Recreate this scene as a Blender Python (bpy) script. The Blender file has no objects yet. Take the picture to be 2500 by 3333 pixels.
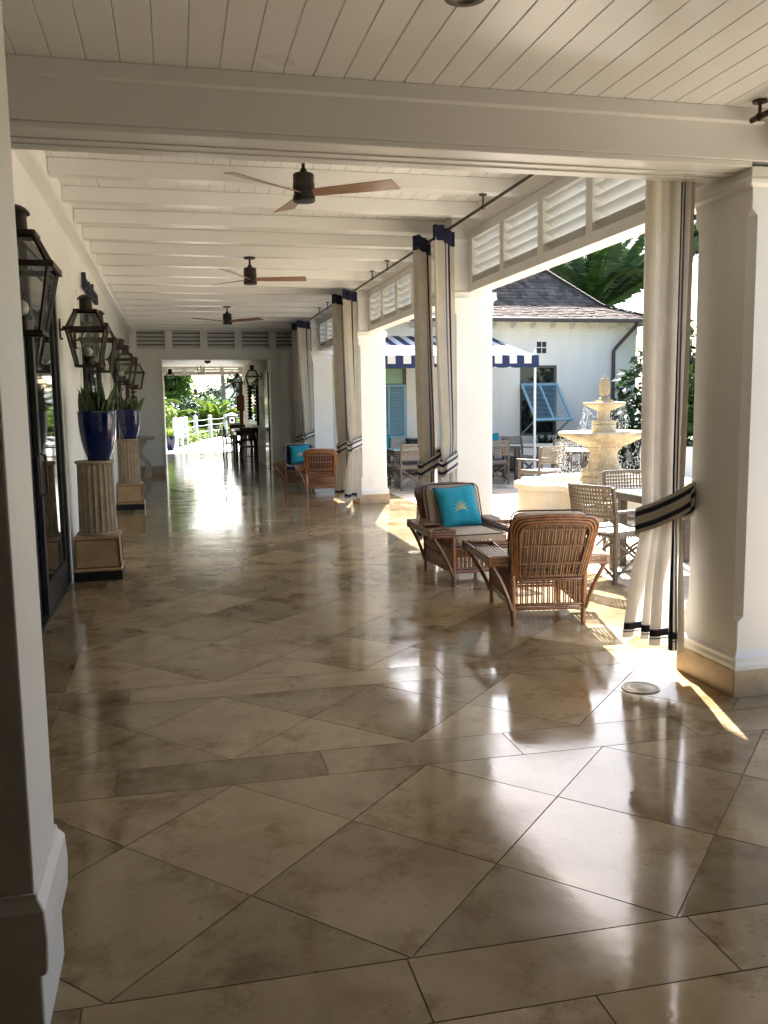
import bpy, math, random
from mathutils import Vector, Matrix
random.seed(7)
PI = math.pi
R = math.radians
C = bpy.context.scene.collection
S = bpy.context.scene

# ------------------------------------------------------------------ camera
cam = bpy.data.cameras.new('camera')
cam_ob = bpy.data.objects.new('camera', cam)
C.objects.link(cam_ob)
cam.sensor_fit = 'HORIZONTAL'
cam.sensor_width = 36.0
cam.lens = 41.04
cam.clip_start = 0.05
cam.clip_end = 2000
CR = ((0.97280424, 0.04203025, -0.22778359),
      (-0.23118134, 0.11508221, -0.96608037),
      (-0.01439076, 0.99246639, 0.12166907))
m4 = Matrix(CR).to_4x4()
m4.translation = (0, 0, 1.6)
cam_ob.matrix_world = m4
S.camera = cam_ob

# ------------------------------------------------------------------ light
SUN_EL, SUN_AZ = 43.0, 17.2            # azimuth east of +Y, clockwise
w = bpy.data.worlds.new('World')
S.world = w
w.use_nodes = True
nt = w.node_tree
bg = nt.nodes['Background']
sky = nt.nodes.new('ShaderNodeTexSky')
sky.sky_type = 'NISHITA'
sky.sun_disc = False
sky.sun_elevation = R(SUN_EL)
sky.sun_rotation = R(SUN_AZ)
sky.air_density = 1.0
sky.dust_density = 2.2
sky.ozone_density = 1.0
nt.links.new(sky.outputs[0], bg.inputs[0])
bg.inputs[1].default_value = 0.095
sl = bpy.data.lights.new('sun', 'SUN')
sl.energy = 5.0
sl.angle = R(0.53)
sl.color = (1.0, 0.98, 0.945)
so = bpy.data.objects.new('sun', sl)
C.objects.link(so)
sd = Vector((math.sin(R(SUN_AZ)) * math.cos(R(SUN_EL)), math.cos(R(SUN_AZ)) * math.cos(R(SUN_EL)), math.sin(R(SUN_EL))))
so.rotation_euler = sd.to_track_quat('Z', 'Y').to_euler()
S.view_settings.view_transform = 'Standard'
S.view_settings.look = 'None'
S.view_settings.exposure = 2.6
S.view_settings.gamma = 1.0
S.cycles.use_denoising = True
S.cycles.max_bounces = 12
S.cycles.diffuse_bounces = 7
S.cycles.glossy_bounces = 5
S.cycles.transparent_max_bounces = 24
S.cycles.caustics_reflective = False
S.cycles.caustics_refractive = False
S.cycles.sample_clamp_indirect = 6.0

# ------------------------------------------------------------------ materials
def lk(t, a, b): t.links.new(a, b)
def mat(name, col, rough=0.5, var=0.12, scale=6.0, bump=0.0, bscale=None, metal=0.0, spec=0.5, transl=0.0, island=0.0, coat=0.0, stretch=(1, 1, 1)):
    m = bpy.data.materials.new(name); m.use_nodes = True
    t = m.node_tree; p = t.nodes['Principled BSDF']
    p.inputs['Roughness'].default_value = rough
    p.inputs['Metallic'].default_value = metal
    p.inputs['Specular IOR Level'].default_value = spec
    p.inputs['Coat Weight'].default_value = coat
    p.inputs['Coat Roughness'].default_value = 0.08
    tc = t.nodes.new('ShaderNodeTexCoord')
    mp = t.nodes.new('ShaderNodeMapping'); mp.inputs['Scale'].default_value = stretch
    lk(t, tc.outputs['Object'], mp.inputs['Vector'])
    n = t.nodes.new('ShaderNodeTexNoise'); n.inputs['Scale'].default_value = scale
    n.inputs['Detail'].default_value = 6.0; n.inputs['Roughness'].default_value = 0.6
    lk(t, mp.outputs[0], n.inputs['Vector'])
    r = t.nodes.new('ShaderNodeValToRGB')
    r.color_ramp.elements[0].position = 0.3; r.color_ramp.elements[1].position = 0.7
    r.color_ramp.elements[0].color = tuple(c * (1 - var) for c in col) + (1,)
    r.color_ramp.elements[1].color = tuple(min(1, c * (1 + var)) for c in col) + (1,)
    lk(t, n.outputs['Fac'], r.inputs['Fac'])
    out = r.outputs['Color']
    if island > 0:
        g = t.nodes.new('ShaderNodeNewGeometry')
        h = t.nodes.new('ShaderNodeHueSaturation')
        mr = t.nodes.new('ShaderNodeMapRange')
        mr.inputs['To Min'].default_value = 1 - island; mr.inputs['To Max'].default_value = 1 + island
        lk(t, g.outputs['Random Per Island'], mr.inputs['Value'])
        lk(t, mr.outputs[0], h.inputs['Value'])
        lk(t, out, h.inputs['Color'])
        out = h.outputs['Color']
    lk(t, out, p.inputs['Base Color'])
    nr = t.nodes.new('ShaderNodeTexNoise'); nr.inputs['Scale'].default_value = scale * 1.7; nr.inputs['Detail'].default_value = 5.0
    lk(t, mp.outputs[0], nr.inputs['Vector'])
    rr = t.nodes.new('ShaderNodeMapRange'); rr.inputs['From Min'].default_value = 0.3; rr.inputs['From Max'].default_value = 0.7
    rr.inputs['To Min'].default_value = rough * 0.93; rr.inputs['To Max'].default_value = min(1, rough * 1.07)
    lk(t, nr.outputs['Fac'], rr.inputs['Value']); lk(t, rr.outputs[0], p.inputs['Roughness'])
    if bump > 0:
        n2 = t.nodes.new('ShaderNodeTexNoise'); n2.inputs['Scale'].default_value = bscale or scale * 8
        n2.inputs['Detail'].default_value = 4.0
        lk(t, mp.outputs[0], n2.inputs['Vector'])
        b = t.nodes.new('ShaderNodeBump'); b.inputs['Strength'].default_value = bump; b.inputs['Distance'].default_value = 0.01
        lk(t, n2.outputs['Fac'], b.inputs['Height']); lk(t, b.outputs[0], p.inputs['Normal'])
    if transl > 0:
        tr = t.nodes.new('ShaderNodeBsdfTranslucent'); lk(t, out, tr.inputs['Color'])
        mx = t.nodes.new('ShaderNodeMixShader'); mx.inputs[0].default_value = transl
        o = t.nodes['Material Output']
        lk(t, p.outputs[0], mx.inputs[1]); lk(t, tr.outputs[0], mx.inputs[2]); lk(t, mx.outputs[0], o.inputs['Surface'])
    return m
def glass_mat(name, tint=(1, 1, 1), refl=0.12):
    m = bpy.data.materials.new(name); m.use_nodes = True
    t = m.node_tree; t.nodes.remove(t.nodes['Principled BSDF'])
    a = t.nodes.new('ShaderNodeBsdfTransparent'); a.inputs[0].default_value = tint + (1,)
    g = t.nodes.new('ShaderNodeBsdfGlossy'); g.inputs['Roughness'].default_value = 0.03
    f = t.nodes.new('ShaderNodeFresnel'); f.inputs[0].default_value = 1.5
    ad = t.nodes.new('ShaderNodeMath'); ad.operation = 'ADD'; ad.inputs[1].default_value = refl
    mx = t.nodes.new('ShaderNodeMixShader')
    lk(t, f.outputs[0], ad.inputs[0]); lk(t, ad.outputs[0], mx.inputs[0])
    lk(t, a.outputs[0], mx.inputs[1]); lk(t, g.outputs[0], mx.inputs[2])
    lk(t, mx.outputs[0], t.nodes['Material Output'].inputs['Surface'])
    return m
def stone_floor(name, dark, light, rough0=0.07, rough1=0.24, scale=1.6):
    m = bpy.data.materials.new(name); m.use_nodes = True
    t = m.node_tree; p = t.nodes['Principled BSDF']
    tc = t.nodes.new('ShaderNodeTexCoord')
    g = t.nodes.new('ShaderNodeNewGeometry')
    off = t.nodes.new('ShaderNodeVectorMath'); off.operation = 'SCALE'; off.inputs['Scale'].default_value = 1.0
    comb = t.nodes.new('ShaderNodeCombineXYZ')
    mul = t.nodes.new('ShaderNodeMath'); mul.operation = 'MULTIPLY'; mul.inputs[1].default_value = 37.0
    lk(t, g.outputs['Random Per Island'], mul.inputs[0]); lk(t, mul.outputs[0], comb.inputs['Z'])
    add = t.nodes.new('ShaderNodeVectorMath'); add.operation = 'ADD'
    lk(t, tc.outputs['Object'], add.inputs[0]); lk(t, comb.outputs[0], add.inputs[1])
    n = t.nodes.new('ShaderNodeTexNoise'); n.inputs['Scale'].default_value = scale; n.inputs['Detail'].default_value = 9
    n.inputs['Roughness'].default_value = 0.68; n.inputs['Distortion'].default_value = 0.5
    lk(t, add.outputs[0], n.inputs['Vector'])
    r = t.nodes.new('ShaderNodeValToRGB')
    r.color_ramp.elements[0].position = 0.32; r.color_ramp.elements[1].position = 0.66
    r.color_ramp.elements[0].color = dark + (1,); r.color_ramp.elements[1].color = light + (1,)
    lk(t, n.outputs['Fac'], r.inputs['Fac'])
    # brown stains
    n3 = t.nodes.new('ShaderNodeTexNoise'); n3.inputs['Scale'].default_value = 2.6; n3.inputs['Detail'].default_value = 10; n3.inputs['Roughness'].default_value = 0.75
    lk(t, add.outputs[0], n3.inputs['Vector'])
    r3 = t.nodes.new('ShaderNodeValToRGB'); r3.color_ramp.elements[0].position = 0.51; r3.color_ramp.elements[1].position = 0.64
    lk(t, n3.outputs['Fac'], r3.inputs['Fac'])
    mxs = t.nodes.new('ShaderNodeMixRGB'); mxs.blend_type = 'MULTIPLY'; mxs.inputs['Color2'].default_value = (0.58, 0.49, 0.37, 1)
    lk(t, r3.outputs[0], mxs.inputs['Fac']); lk(t, r.outputs[0], mxs.inputs['Color1'])
    h = t.nodes.new('ShaderNodeHueSaturation')
    mr = t.nodes.new('ShaderNodeMapRange'); mr.inputs['To Min'].default_value = 0.72; mr.inputs['To Max'].default_value = 1.26
    lk(t, g.outputs['Random Per Island'], mr.inputs['Value']); lk(t, mr.outputs[0], h.inputs['Value'])
    pt_ = t.nodes.new('ShaderNodeTexNoise'); pt_.inputs['Scale'].default_value = 48; pt_.inputs['Detail'].default_value = 3
    lk(t, add.outputs[0], pt_.inputs['Vector'])
    pr_ = t.nodes.new('ShaderNodeValToRGB'); pr_.color_ramp.elements[0].position = 0.69; pr_.color_ramp.elements[1].position = 0.74
    lk(t, pt_.outputs['Fac'], pr_.inputs['Fac'])
    mxp = t.nodes.new('ShaderNodeMixRGB'); mxp.blend_type = 'MULTIPLY'; mxp.inputs['Color2'].default_value = (0.45, 0.38, 0.3, 1)
    lk(t, pr_.outputs[0], mxp.inputs['Fac']); lk(t, mxs.outputs[0], mxp.inputs['Color1'])
    lk(t, mxp.outputs[0], h.inputs['Color']); lk(t, h.outputs[0], p.inputs['Base Color'])
    rr = t.nodes.new('ShaderNodeMapRange'); rr.inputs['From Min'].default_value = 0.3; rr.inputs['From Max'].default_value = 0.7
    rr.inputs['To Min'].default_value = rough0; rr.inputs['To Max'].default_value = rough1
    n4 = t.nodes.new('ShaderNodeTexNoise'); n4.inputs['Scale'].default_value = 3.1; n4.inputs['Detail'].default_value = 7
    lk(t, add.outputs[0], n4.inputs['Vector'])
    lk(t, n4.outputs['Fac'], rr.inputs['Value']); lk(t, rr.outputs[0], p.inputs['Roughness'])
    n2 = t.nodes.new('ShaderNodeTexNoise'); n2.inputs['Scale'].default_value = 22; n2.inputs['Detail'].default_value = 5
    lk(t, tc.outputs['Object'], n2.inputs['Vector'])
    b = t.nodes.new('ShaderNodeBump'); b.inputs['Strength'].default_value = 0.06; b.inputs['Distance'].default_value = 0.004
    lk(t, n2.outputs['Fac'], b.inputs['Height']); lk(t, b.outputs[0], p.inputs['Normal'])
    p.inputs['Specular IOR Level'].default_value = 0.36
    return m

WHITE = mat('white paint', (0.835, 0.835, 0.815), 0.42, 0.045, 0.9, 0.03, 55)
CEIL = mat('ceiling paint', (0.835, 0.835, 0.815), 0.29, 0.04, 0.9, 0.02, 26)
GLOSSW = mat('beam paint', (0.835, 0.835, 0.815), 0.30, 0.04, 0.9, 0.03, 14)
STUCCO = mat('stucco', (0.78, 0.745, 0.67), 0.8, 0.075, 1.3, 0.2, 70, stretch=(1.6, 1.6, 0.45))
PLINTH = mat('plinth stone', (0.50, 0.37, 0.24), 0.35, 0.2, 7, 0.1, 40)
TILE = stone_floor('travertine', (0.218, 0.152, 0.078), (0.392, 0.303, 0.178), 0.05, 0.18)
GROUT = mat('grout', (0.15, 0.115, 0.08), 0.8, 0.2, 20)
PAVE = stone_floor('coral paving', (0.46, 0.37, 0.27), (0.62, 0.53, 0.42), 0.5, 0.75)
EARTH = mat('soil and grass', (0.07, 0.10, 0.03), 0.9, 0.5, 1.2, 0.4)
CONC = mat('pale concrete', (0.30, 0.285, 0.26), 0.7, 0.12, 1.0, 0.1)
WICK = mat('rattan', (0.195, 0.085, 0.036), 0.32, 0.45, 16, 0.15, 120, coat=0.35, island=0.3)
BINDM = mat('rattan binding', (0.23, 0.125, 0.06), 0.4, 0.3, 30, 0.1, 150)
BEIGE = mat('beige canvas', (0.36, 0.29, 0.205), 0.85, 0.08, 8, 0.12, 400)
NAVY = mat('navy fabric', (0.010, 0.013, 0.045), 0.8, 0.15, 10, 0.1, 300)
PIPE = mat('dark brown piping', (0.035, 0.022, 0.015), 0.7, 0.1)
NPIPE = mat('white piping', (0.6, 0.6, 0.6), 0.7, 0.1)
TEAL = mat('teal cotton', (0.010, 0.285, 0.37), 0.8, 0.1, 8, 0.12, 350)
GOLD = mat('gold embroidery', (0.60, 0.50, 0.20), 0.6, 0.15, 40, 0.2)
CURT = mat('curtain canvas', (0.68, 0.64, 0.57), 0.85, 0.07, 7, 0.15, 350, transl=0.40)
CNAVY = mat('curtain navy stripe', (0.008, 0.010, 0.028), 0.8, 0.1, 10)
CBLUE = mat('curtain blue edging', (0.10, 0.13, 0.22), 0.8, 0.1, 10)
BRONZE = mat('dark bronze', (0.055, 0.040, 0.030), 0.42, 0.3, 20, 0.05, metal=0.7)
COPPER = mat('aged copper', (0.030, 0.019, 0.014), 0.5, 0.4, 14, 0.06, metal=0.3)
FANM = mat('oil rubbed bronze', (0.030, 0.025, 0.021), 0.38, 0.3, 12, metal=0.6)
BLADE = mat('fan blade wood', (0.27, 0.155, 0.095), 0.38, 0.18, 5, stretch=(1, 6, 1))
DFRAME = mat('bronze door frame', (0.030, 0.031, 0.032), 0.35, 0.15, 5, metal=0.3)
DGLASS = mat('dark door glass', (0.012, 0.013, 0.013), 0.03, 0.2, 2, spec=0.8)
LGLASS = glass_mat('lantern glass', (0.90, 0.92, 0.90), 0.05)
BULB = mat('frosted globe', (0.75, 0.74, 0.70), 0.35, 0.03)
POTB = mat('cobalt glaze', (0.003, 0.010, 0.075), 0.10, 0.35, 4, 0.05, 20, coat=0.8)
SOIL = mat('potting soil', (0.03, 0.02, 0.012), 0.95, 0.4, 40, 0.5)
PEDC = mat('aged fluted plaster', (0.30, 0.225, 0.14), 0.6, 0.3, 9, 0.15)
PEDB = mat('tan panel', (0.40, 0.255, 0.125), 0.5, 0.2, 5, 0.1)
PEDT = mat('dark trim', (0.11, 0.065, 0.035), 0.5, 0.3, 12)
SHADEFILL = mat('slate blue shade fill', (0.045, 0.052, 0.062), 0.6, 0.2, 4)  # dark colour for unseen near walls that cut light, and for slat gap shade
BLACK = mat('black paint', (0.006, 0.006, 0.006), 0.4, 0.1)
SNAKE = mat('snake plant leaf', (0.062, 0.098, 0.032), 0.4, 0.75, 9, island=0.35, stretch=(0.6, 0.6, 5))
DWOOD = mat('dark mahogany', (0.022, 0.011, 0.007), 0.28, 0.4, 6, 0.05, coat=0.4)
STONEC = mat('carved stone', (0.50, 0.45, 0.37), 0.75, 0.2, 9, 0.3, 40)
FOUNT = mat('aged fountain stone', (0.40, 0.325, 0.215), 0.7, 0.42, 4, 0.3, 40)
FBASIN = mat('fountain basin stucco', (0.58, 0.51, 0.39), 0.75, 0.1, 3, 0.15, 50)
WATER = mat('fountain water', (0.62, 0.52, 0.34), 0.06, 0.2, 3, 0.6, 14, spec=0.9)
DROP = mat('water drops', (0.85, 0.88, 0.90), 0.05, 0.02, 2, spec=1.0, transl=0.5)
SHUT = mat('pale blue shutter paint', (0.25, 0.43, 0.52), 0.5, 0.06, 5)
WPANE = mat('dark window pane', (0.012, 0.016, 0.016), 0.04, 0.2, 2, spec=0.8)
GPANE = mat('pale green window blind', (0.30, 0.46, 0.30), 0.1, 0.05, 2)
WFRAME = mat('taupe window frame', (0.10, 0.085, 0.07), 0.5, 0.1, 5)
GUTT = mat('brown gutter', (0.055, 0.035, 0.028), 0.4, 0.15, 5)
SHING = mat('weathered shake', (0.080, 0.062, 0.050), 0.85, 0.3, 14, 0.3, 40, island=0.55)
SHINGL = mat('brown shake', (0.075, 0.047, 0.036), 0.9, 0.35, 14, 0.3, 40, island=0.6, spec=0.2)
AWHITE = mat('awning white', (0.78, 0.74, 0.66), 0.8, 0.05, 5, transl=0.15)
ABLUE = mat('awning navy', (0.018, 0.028, 0.085), 0.8, 0.1, 5, transl=0.1)
WMETAL = mat('white enamel', (0.80, 0.79, 0.76), 0.35, 0.04, 6)
TAUPE = mat('weathered taupe wood', (0.12, 0.095, 0.072), 0.6, 0.25, 12, 0.1, 60)
WEAVE = mat('taupe strap weave', (0.21, 0.175, 0.135), 0.6, 0.2, 20, 0.1, 90, island=0.2)
DWICK = mat('dark wicker', (0.065, 0.048, 0.036), 0.55, 0.4, 30, 0.4, 90)
TGLASS = mat('frosted table glass', (0.50, 0.66, 0.62), 0.12, 0.04, 3, spec=0.7)
SOFAM = mat('grey cushion', (0.40, 0.38, 0.35), 0.85, 0.08, 6)
LEAFD = mat('dark glossy leaf', (0.030, 0.062, 0.020), 0.38, 0.3, 3, transl=0.2, island=0.55)
LEAFM = mat('mid green leaf', (0.085, 0.165, 0.026), 0.5, 0.3, 3, transl=0.45, island=0.6)
LEAFY = mat('yellow green frond', (0.17, 0.25, 0.03), 0.45, 0.25, 3, transl=0.45, island=0.45)
PALMD = mat('coconut frond', (0.05, 0.10, 0.024), 0.4, 0.3, 3, transl=0.35, island=0.5)
BARK = mat('grey bark', (0.17, 0.14, 0.11), 0.85, 0.3, 8, 0.4, 30)
HILLM = mat('distant woods', (0.045, 0.075, 0.04), 0.9, 0.6, 0.16, 0.8, 0.5)
SHADEW = mat('tan wall shade', (0.52, 0.47, 0.385), 0.55, 0.05, 1.2, 0.04, 50)  # tan stands in for shade on the passage side walls
STEEL = mat('brushed steel', (0.33, 0.31, 0.27), 0.45, 0.1, 30, metal=0.9)
LETTER = mat('navy lettering', (0.012, 0.016, 0.05), 0.5, 0.1)
MIRR = mat('mirror glass', (0.8, 0.8, 0.8), 0.02, 0.02, 2, metal=1.0)
REDW = mat('red brown carved wood', (0.12, 0.035, 0.02), 0.5, 0.3, 14, 0.2)
PLAQ = mat('dark plaque', (0.06, 0.052, 0.04), 0.6, 0.2, 9)
ROPE = mat('white rope', (0.7, 0.68, 0.62), 0.8, 0.1)
BARKP = mat('brown post', (0.09, 0.04, 0.025), 0.5, 0.3, 10)

# ------------------------------------------------------------------ mesh builder
class MB:
    def __init__(s): s.v = []; s.f = []; s.m = []
    def add(s, vs, fs, mi=0):
        o = len(s.v); s.v += [tuple(p) for p in vs]
        s.f += [tuple(i + o for i in f) for f in fs]; s.m += [mi] * len(fs); return s
    def box(s, x0, x1, y0, y1, z0, z1, mi=0):
        vs = [(x0, y0, z0), (x1, y0, z0), (x1, y1, z0), (x0, y1, z0), (x0, y0, z1), (x1, y0, z1), (x1, y1, z1), (x0, y1, z1)]
        return s.add(vs, [(0, 3, 2, 1), (4, 5, 6, 7), (0, 1, 5, 4), (1, 2, 6, 5), (2, 3, 7, 6), (3, 0, 4, 7)], mi)
    def obox(s, M, sx, sy, sz, mi=0):
        vs = [M @ Vector((a * sx / 2, b * sy / 2, c * sz / 2)) for c in (-1, 1) for a, b in ((-1, -1), (1, -1), (1, 1), (-1, 1))]
        return s.add(vs, [(0, 3, 2, 1), (4, 5, 6, 7), (0, 1, 5, 4), (1, 2, 6, 5), (2, 3, 7, 6), (3, 0, 4, 7)], mi)
    def bar(s, a, b, wd, dp, up=(0, 0, 1), mi=0):
        a = Vector(a); b = Vector(b); d = (b - a); L = d.length; d.normalize()
        u = Vector(up)
        if abs(d.dot(u)) > 0.98: u = Vector((0, 1, 0))
        x = d.cross(u).normalized(); u = x.cross(d)
        M = Matrix((x, d, u)).transposed().to_4x4(); M.translation = (a + b) / 2
        return s.obox(M, wd, L, dp, mi)
    def tube(s, pts, r, n=8, mi=0, caps=True):
        pts = [Vector(p) for p in pts]
        rs = r if isinstance(r, (list, tuple)) else [r] * len(pts)
        o = len(s.v); pu = None
        for i, p in enumerate(pts):
            d = (pts[min(i + 1, len(pts) - 1)] - pts[max(i - 1, 0)])
            d = d.normalized() if d.length > 1e-9 else Vector((0, 0, 1))
            if pu is None:
                pu = Vector((0, 0, 1)) if abs(d.z) < 0.95 else Vector((1, 0, 0))
            x = d.cross(pu).normalized(); pu = x.cross(d).normalized()
            for k in range(n):
                a = 2 * PI * k / n
                s.v.append(tuple(p + (x * math.cos(a) + pu * math.sin(a)) * rs[i]))
        for i in range(len(pts) - 1):
            for k in range(n):
                k2 = (k + 1) % n
                s.f.append((o + i * n + k, o + i * n + k2, o + (i + 1) * n + k2, o + (i + 1) * n + k)); s.m.append(mi)
        if caps:
            s.f.append(tuple(o + k for k in reversed(range(n)))); s.m.append(mi)
            e = o + (len(pts) - 1) * n
            s.f.append(tuple(e + k for k in range(n))); s.m.append(mi)
        return s
    def loft(s, rings, mi=0, caps=True):
        n = len(rings[0]); o = len(s.v)
        for rg in rings: s.v += [tuple(p) for p in rg]
        for i in range(len(rings) - 1):
            for k in range(n):
                k2 = (k + 1) % n
                s.f.append((o + i * n + k, o + i * n + k2, o + (i + 1) * n + k2, o + (i + 1) * n + k)); s.m.append(mi)
        if caps:
            s.f.append(tuple(o + k for k in reversed(range(n)))); s.m.append(mi)
            e = o + (len(rings) - 1) * n
            s.f.append(tuple(e + k for k in range(n))); s.m.append(mi)
        return s
    def lathe(s, prof, n=32, c=(0, 0, 0), mi=0, caps=True, flute=None):
        rings = []
        for r_, z in prof:
            rings.append([(c[0] + r_ * math.cos(2 * PI * k / n) * (1 - (flute(k) if flute else 0)), c[1] + r_ * math.sin(2 * PI * k / n) * (1 - (flute(k) if flute else 0)), c[2] + z) for k in range(n)])
        return s.loft(rings, mi, caps)
    def sq(s, levels, c=(0, 0), mi=0):
        rings = []
        for z, hx, hy, ch in levels:
            ch = max(ch, 0.004)
            rings.append([(c[0] + x, c[1] + y, z) for x, y in ((-hx + ch, -hy), (hx - ch, -hy), (hx, -hy + ch), (hx, hy - ch), (hx - ch, hy), (-hx + ch, hy), (-hx, hy - ch), (-hx, -hy + ch))])
        return s.loft(rings, mi)
    def ball(s, c, r, n=12, m=8, mi=0, sz=1.0):
        prof = [(max(1e-4, r * math.sin(PI * i / m)), -r * math.cos(PI * i / m) * sz) for i in range(m + 1)]
        return s.lathe(prof, n, c, mi)
    def prism(s, poly, axis, a0, a1, mi=0):
        def P(p, a): return {'x': (a, p[0], p[1]), 'y': (p[0], a, p[1]), 'z': (p[0], p[1], a)}[axis]
        n = len(poly)
        vs = [P(p, a0) for p in poly] + [P(p, a1) for p in poly]
        fs = [tuple(range(n)), tuple(range(2 * n - 1, n - 1, -1))] + [(k, k + n, (k + 1) % n + n, (k + 1) % n) for k in range(n)]
        return s.add(vs, fs, mi)
    def build(s, name, mats, parent=None, smooth=False, loc=None, bevel=0.0, fix=True):
        me = bpy.data.meshes.new(name)
        me.from_pydata(s.v, [], s.f)
        for m_ in (mats if isinstance(mats, (list, tuple)) else [mats]): me.materials.append(m_)
        me.polygons.foreach_set('material_index', s.m)
        if smooth: me.polygons.foreach_set('use_smooth', [True] * len(me.polygons))
        me.update()
        if fix:
            import bmesh
            b = bmesh.new(); b.from_mesh(me); bmesh.ops.recalc_face_normals(b, faces=b.faces); b.to_mesh(me); b.free()
        if smooth: me.set_sharp_from_angle(angle=R(40))
        o = bpy.data.objects.new(name, me); C.objects.link(o)
        if loc: o.location = loc
        if parent: o.parent = parent
        if bevel > 0:
            b = o.modifiers.new('bevel', 'BEVEL'); b.width = bevel; b.segments = 2; b.limit_method = 'ANGLE'; b.angle_limit = R(40)
        return o
def thing(name, label, cat, loc=(0, 0, 0), rz=0.0, group=None):
    o = bpy.data.objects.new(name, None); C.objects.link(o)
    o.empty_display_size = 0.1
    o.location = loc; o.rotation_euler = (0, 0, rz)
    return tag(o, label, cat, group)
def tag(o, label, cat, group=None):
    o['label'] = label; o['category'] = cat
    if group: o['group'] = group
    return o
def struct(o, label=None):
    o['kind'] = 'structure'
    if label: o['label'] = label
    return o
def stuff(o, label=None, cat=None):
    o['kind'] = 'stuff'
    if label: o['label'] = label; o['category'] = cat
    return o
def dup(root, loc, rz=0.0, label=None, group=None, scale=None):
    def cp(o, par):
        c = o.copy(); C.objects.link(c)
        if par: c.parent = par
        for ch in o.children: cp(ch, c)
        return c
    c = cp(root, None)
    c.location = loc; c.rotation_euler = (0, 0, rz)
    if label: c['label'] = label
    if group: c['group'] = group
    if scale: c.scale = scale
    return c
def rbox(size, r, n=8, bulge=0.0, M=None):
    """rounded, slightly bulging box as an MB"""
    mb = MB(); hx, hy, hz = [d / 2 for d in size]; M = M or Matrix()
    r = min(r, hx, hy, hz)
    for ax in range(3):
        for sg in (-1, 1):
            vs = []; fs = []
            for i in range(n + 1):
                for j in range(n + 1):
                    u = -1 + 2 * i / n; v = -1 + 2 * j / n
                    u = math.sin(u * PI / 2); v = math.sin(v * PI / 2)
                    q = [0, 0, 0]; q[ax] = sg; q[(ax + 1) % 3] = u; q[(ax + 2) % 3] = v
                    p = Vector((q[0] * hx, q[1] * hy, q[2] * hz))
                    c = Vector((max(-hx + r, min(hx - r, p.x)), max(-hy + r, min(hy - r, p.y)), max(-hz + r, min(hz - r, p.z))))
                    d = p - c
                    if d.length > 1e-9: p = c + d.normalized() * r
                    k = bulge * max(0, 1 - (p.x / hx) ** 2) * max(0, 1 - (p.y / hy) ** 2) if hz <= min(hx, hy) else (bulge * max(0, 1 - (p.x / hx) ** 2) * max(0, 1 - (p.z / hz) ** 2) if hy <= min(hx, hz) else 0)
                    if hz <= min(hx, hy): p.z += k * (1 if p.z > 0 else -1)
                    elif hy <= min(hx, hz): p.y += k * (1 if p.y > 0 else -1)
                    vs.append(M @ p)
            for i in range(n):
                for j in range(n):
                    a = i * (n + 1) + j
                    fs.append((a, a + 1, a + n + 2, a + n + 1))
            mb.add(vs, fs)
    return mb
def weld(o, d=0.0005):
    md = o.modifiers.new('weld', 'WELD'); md.merge_threshold = d
    return o
def bez(p0, p1, p2, n=8):
    p0, p1, p2 = Vector(p0), Vector(p1), Vector(p2)
    return [p0 * (1 - t) ** 2 + p1 * 2 * t * (1 - t) + p2 * t * t for t in [i / n for i in range(n + 1)]]
def catmull(pts, n=6):
    pts = [Vector(p) for p in pts]; q = [pts[0]] + pts + [pts[-1]]; out = []
    for i in range(1, len(q) - 2):
        for k in range(n):
            t = k / n; a, b, c, d = q[i - 1], q[i], q[i + 1], q[i + 2]
            out.append(0.5 * ((2 * b) + (-a + c) * t + (2 * a - 5 * b + 4 * c - d) * t * t + (-a + 3 * b - 3 * c + d) * t ** 3))
    out.append(pts[-1]); return out

# ------------------------------------------------------------------ floor
def clip(poly, f):
    out = []
    for i in range(len(poly)):
        a, b = poly[i], poly[(i + 1) % len(poly)]
        fa, fb = f(a), f(b)
        if fa >= 0: out.append(a)
        if (fa >= 0) != (fb >= 0):
            t = fa / (fa - fb); out.append((a[0] + (b[0] - a[0]) * t, a[1] + (b[1] - a[1]) * t))
    return out
def shear(x, y): return y - 0.018 * (x - 0.6)
def clip_rect(poly, x0, x1, y0, y1):
    for f in (lambda p: p[0] - x0, lambda p: x1 - p[0], lambda p: p[1] - y0, lambda p: y1 - p[1]):
        if len(poly) < 3: return []
        poly = clip(poly, f)
    return poly
def inset(poly, d):
    n = len(poly)
    cx = sum(p[0] for p in poly) / n; cy = sum(p[1] for p in poly) / n
    A = sum(poly[i][0] * poly[(i + 1) % n][1] - poly[(i + 1) % n][0] * poly[i][1] for i in range(n))
    sg = 1 if A > 0 else -1
    out = poly
    for i in range(n):
        a, b = poly[i], poly[(i + 1) % n]
        ex, ey = b[0] - a[0], b[1] - a[1]; L = math.hypot(ex, ey)
        if L < 1e-6: continue
        nx, ny = -ey / L * sg, ex / L * sg
        out = clip(out, lambda p: (p[0] - a[0]) * nx + (p[1] - a[1]) * ny - d)
        if len(out) < 3: return []
    return out
fl = MB()
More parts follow.
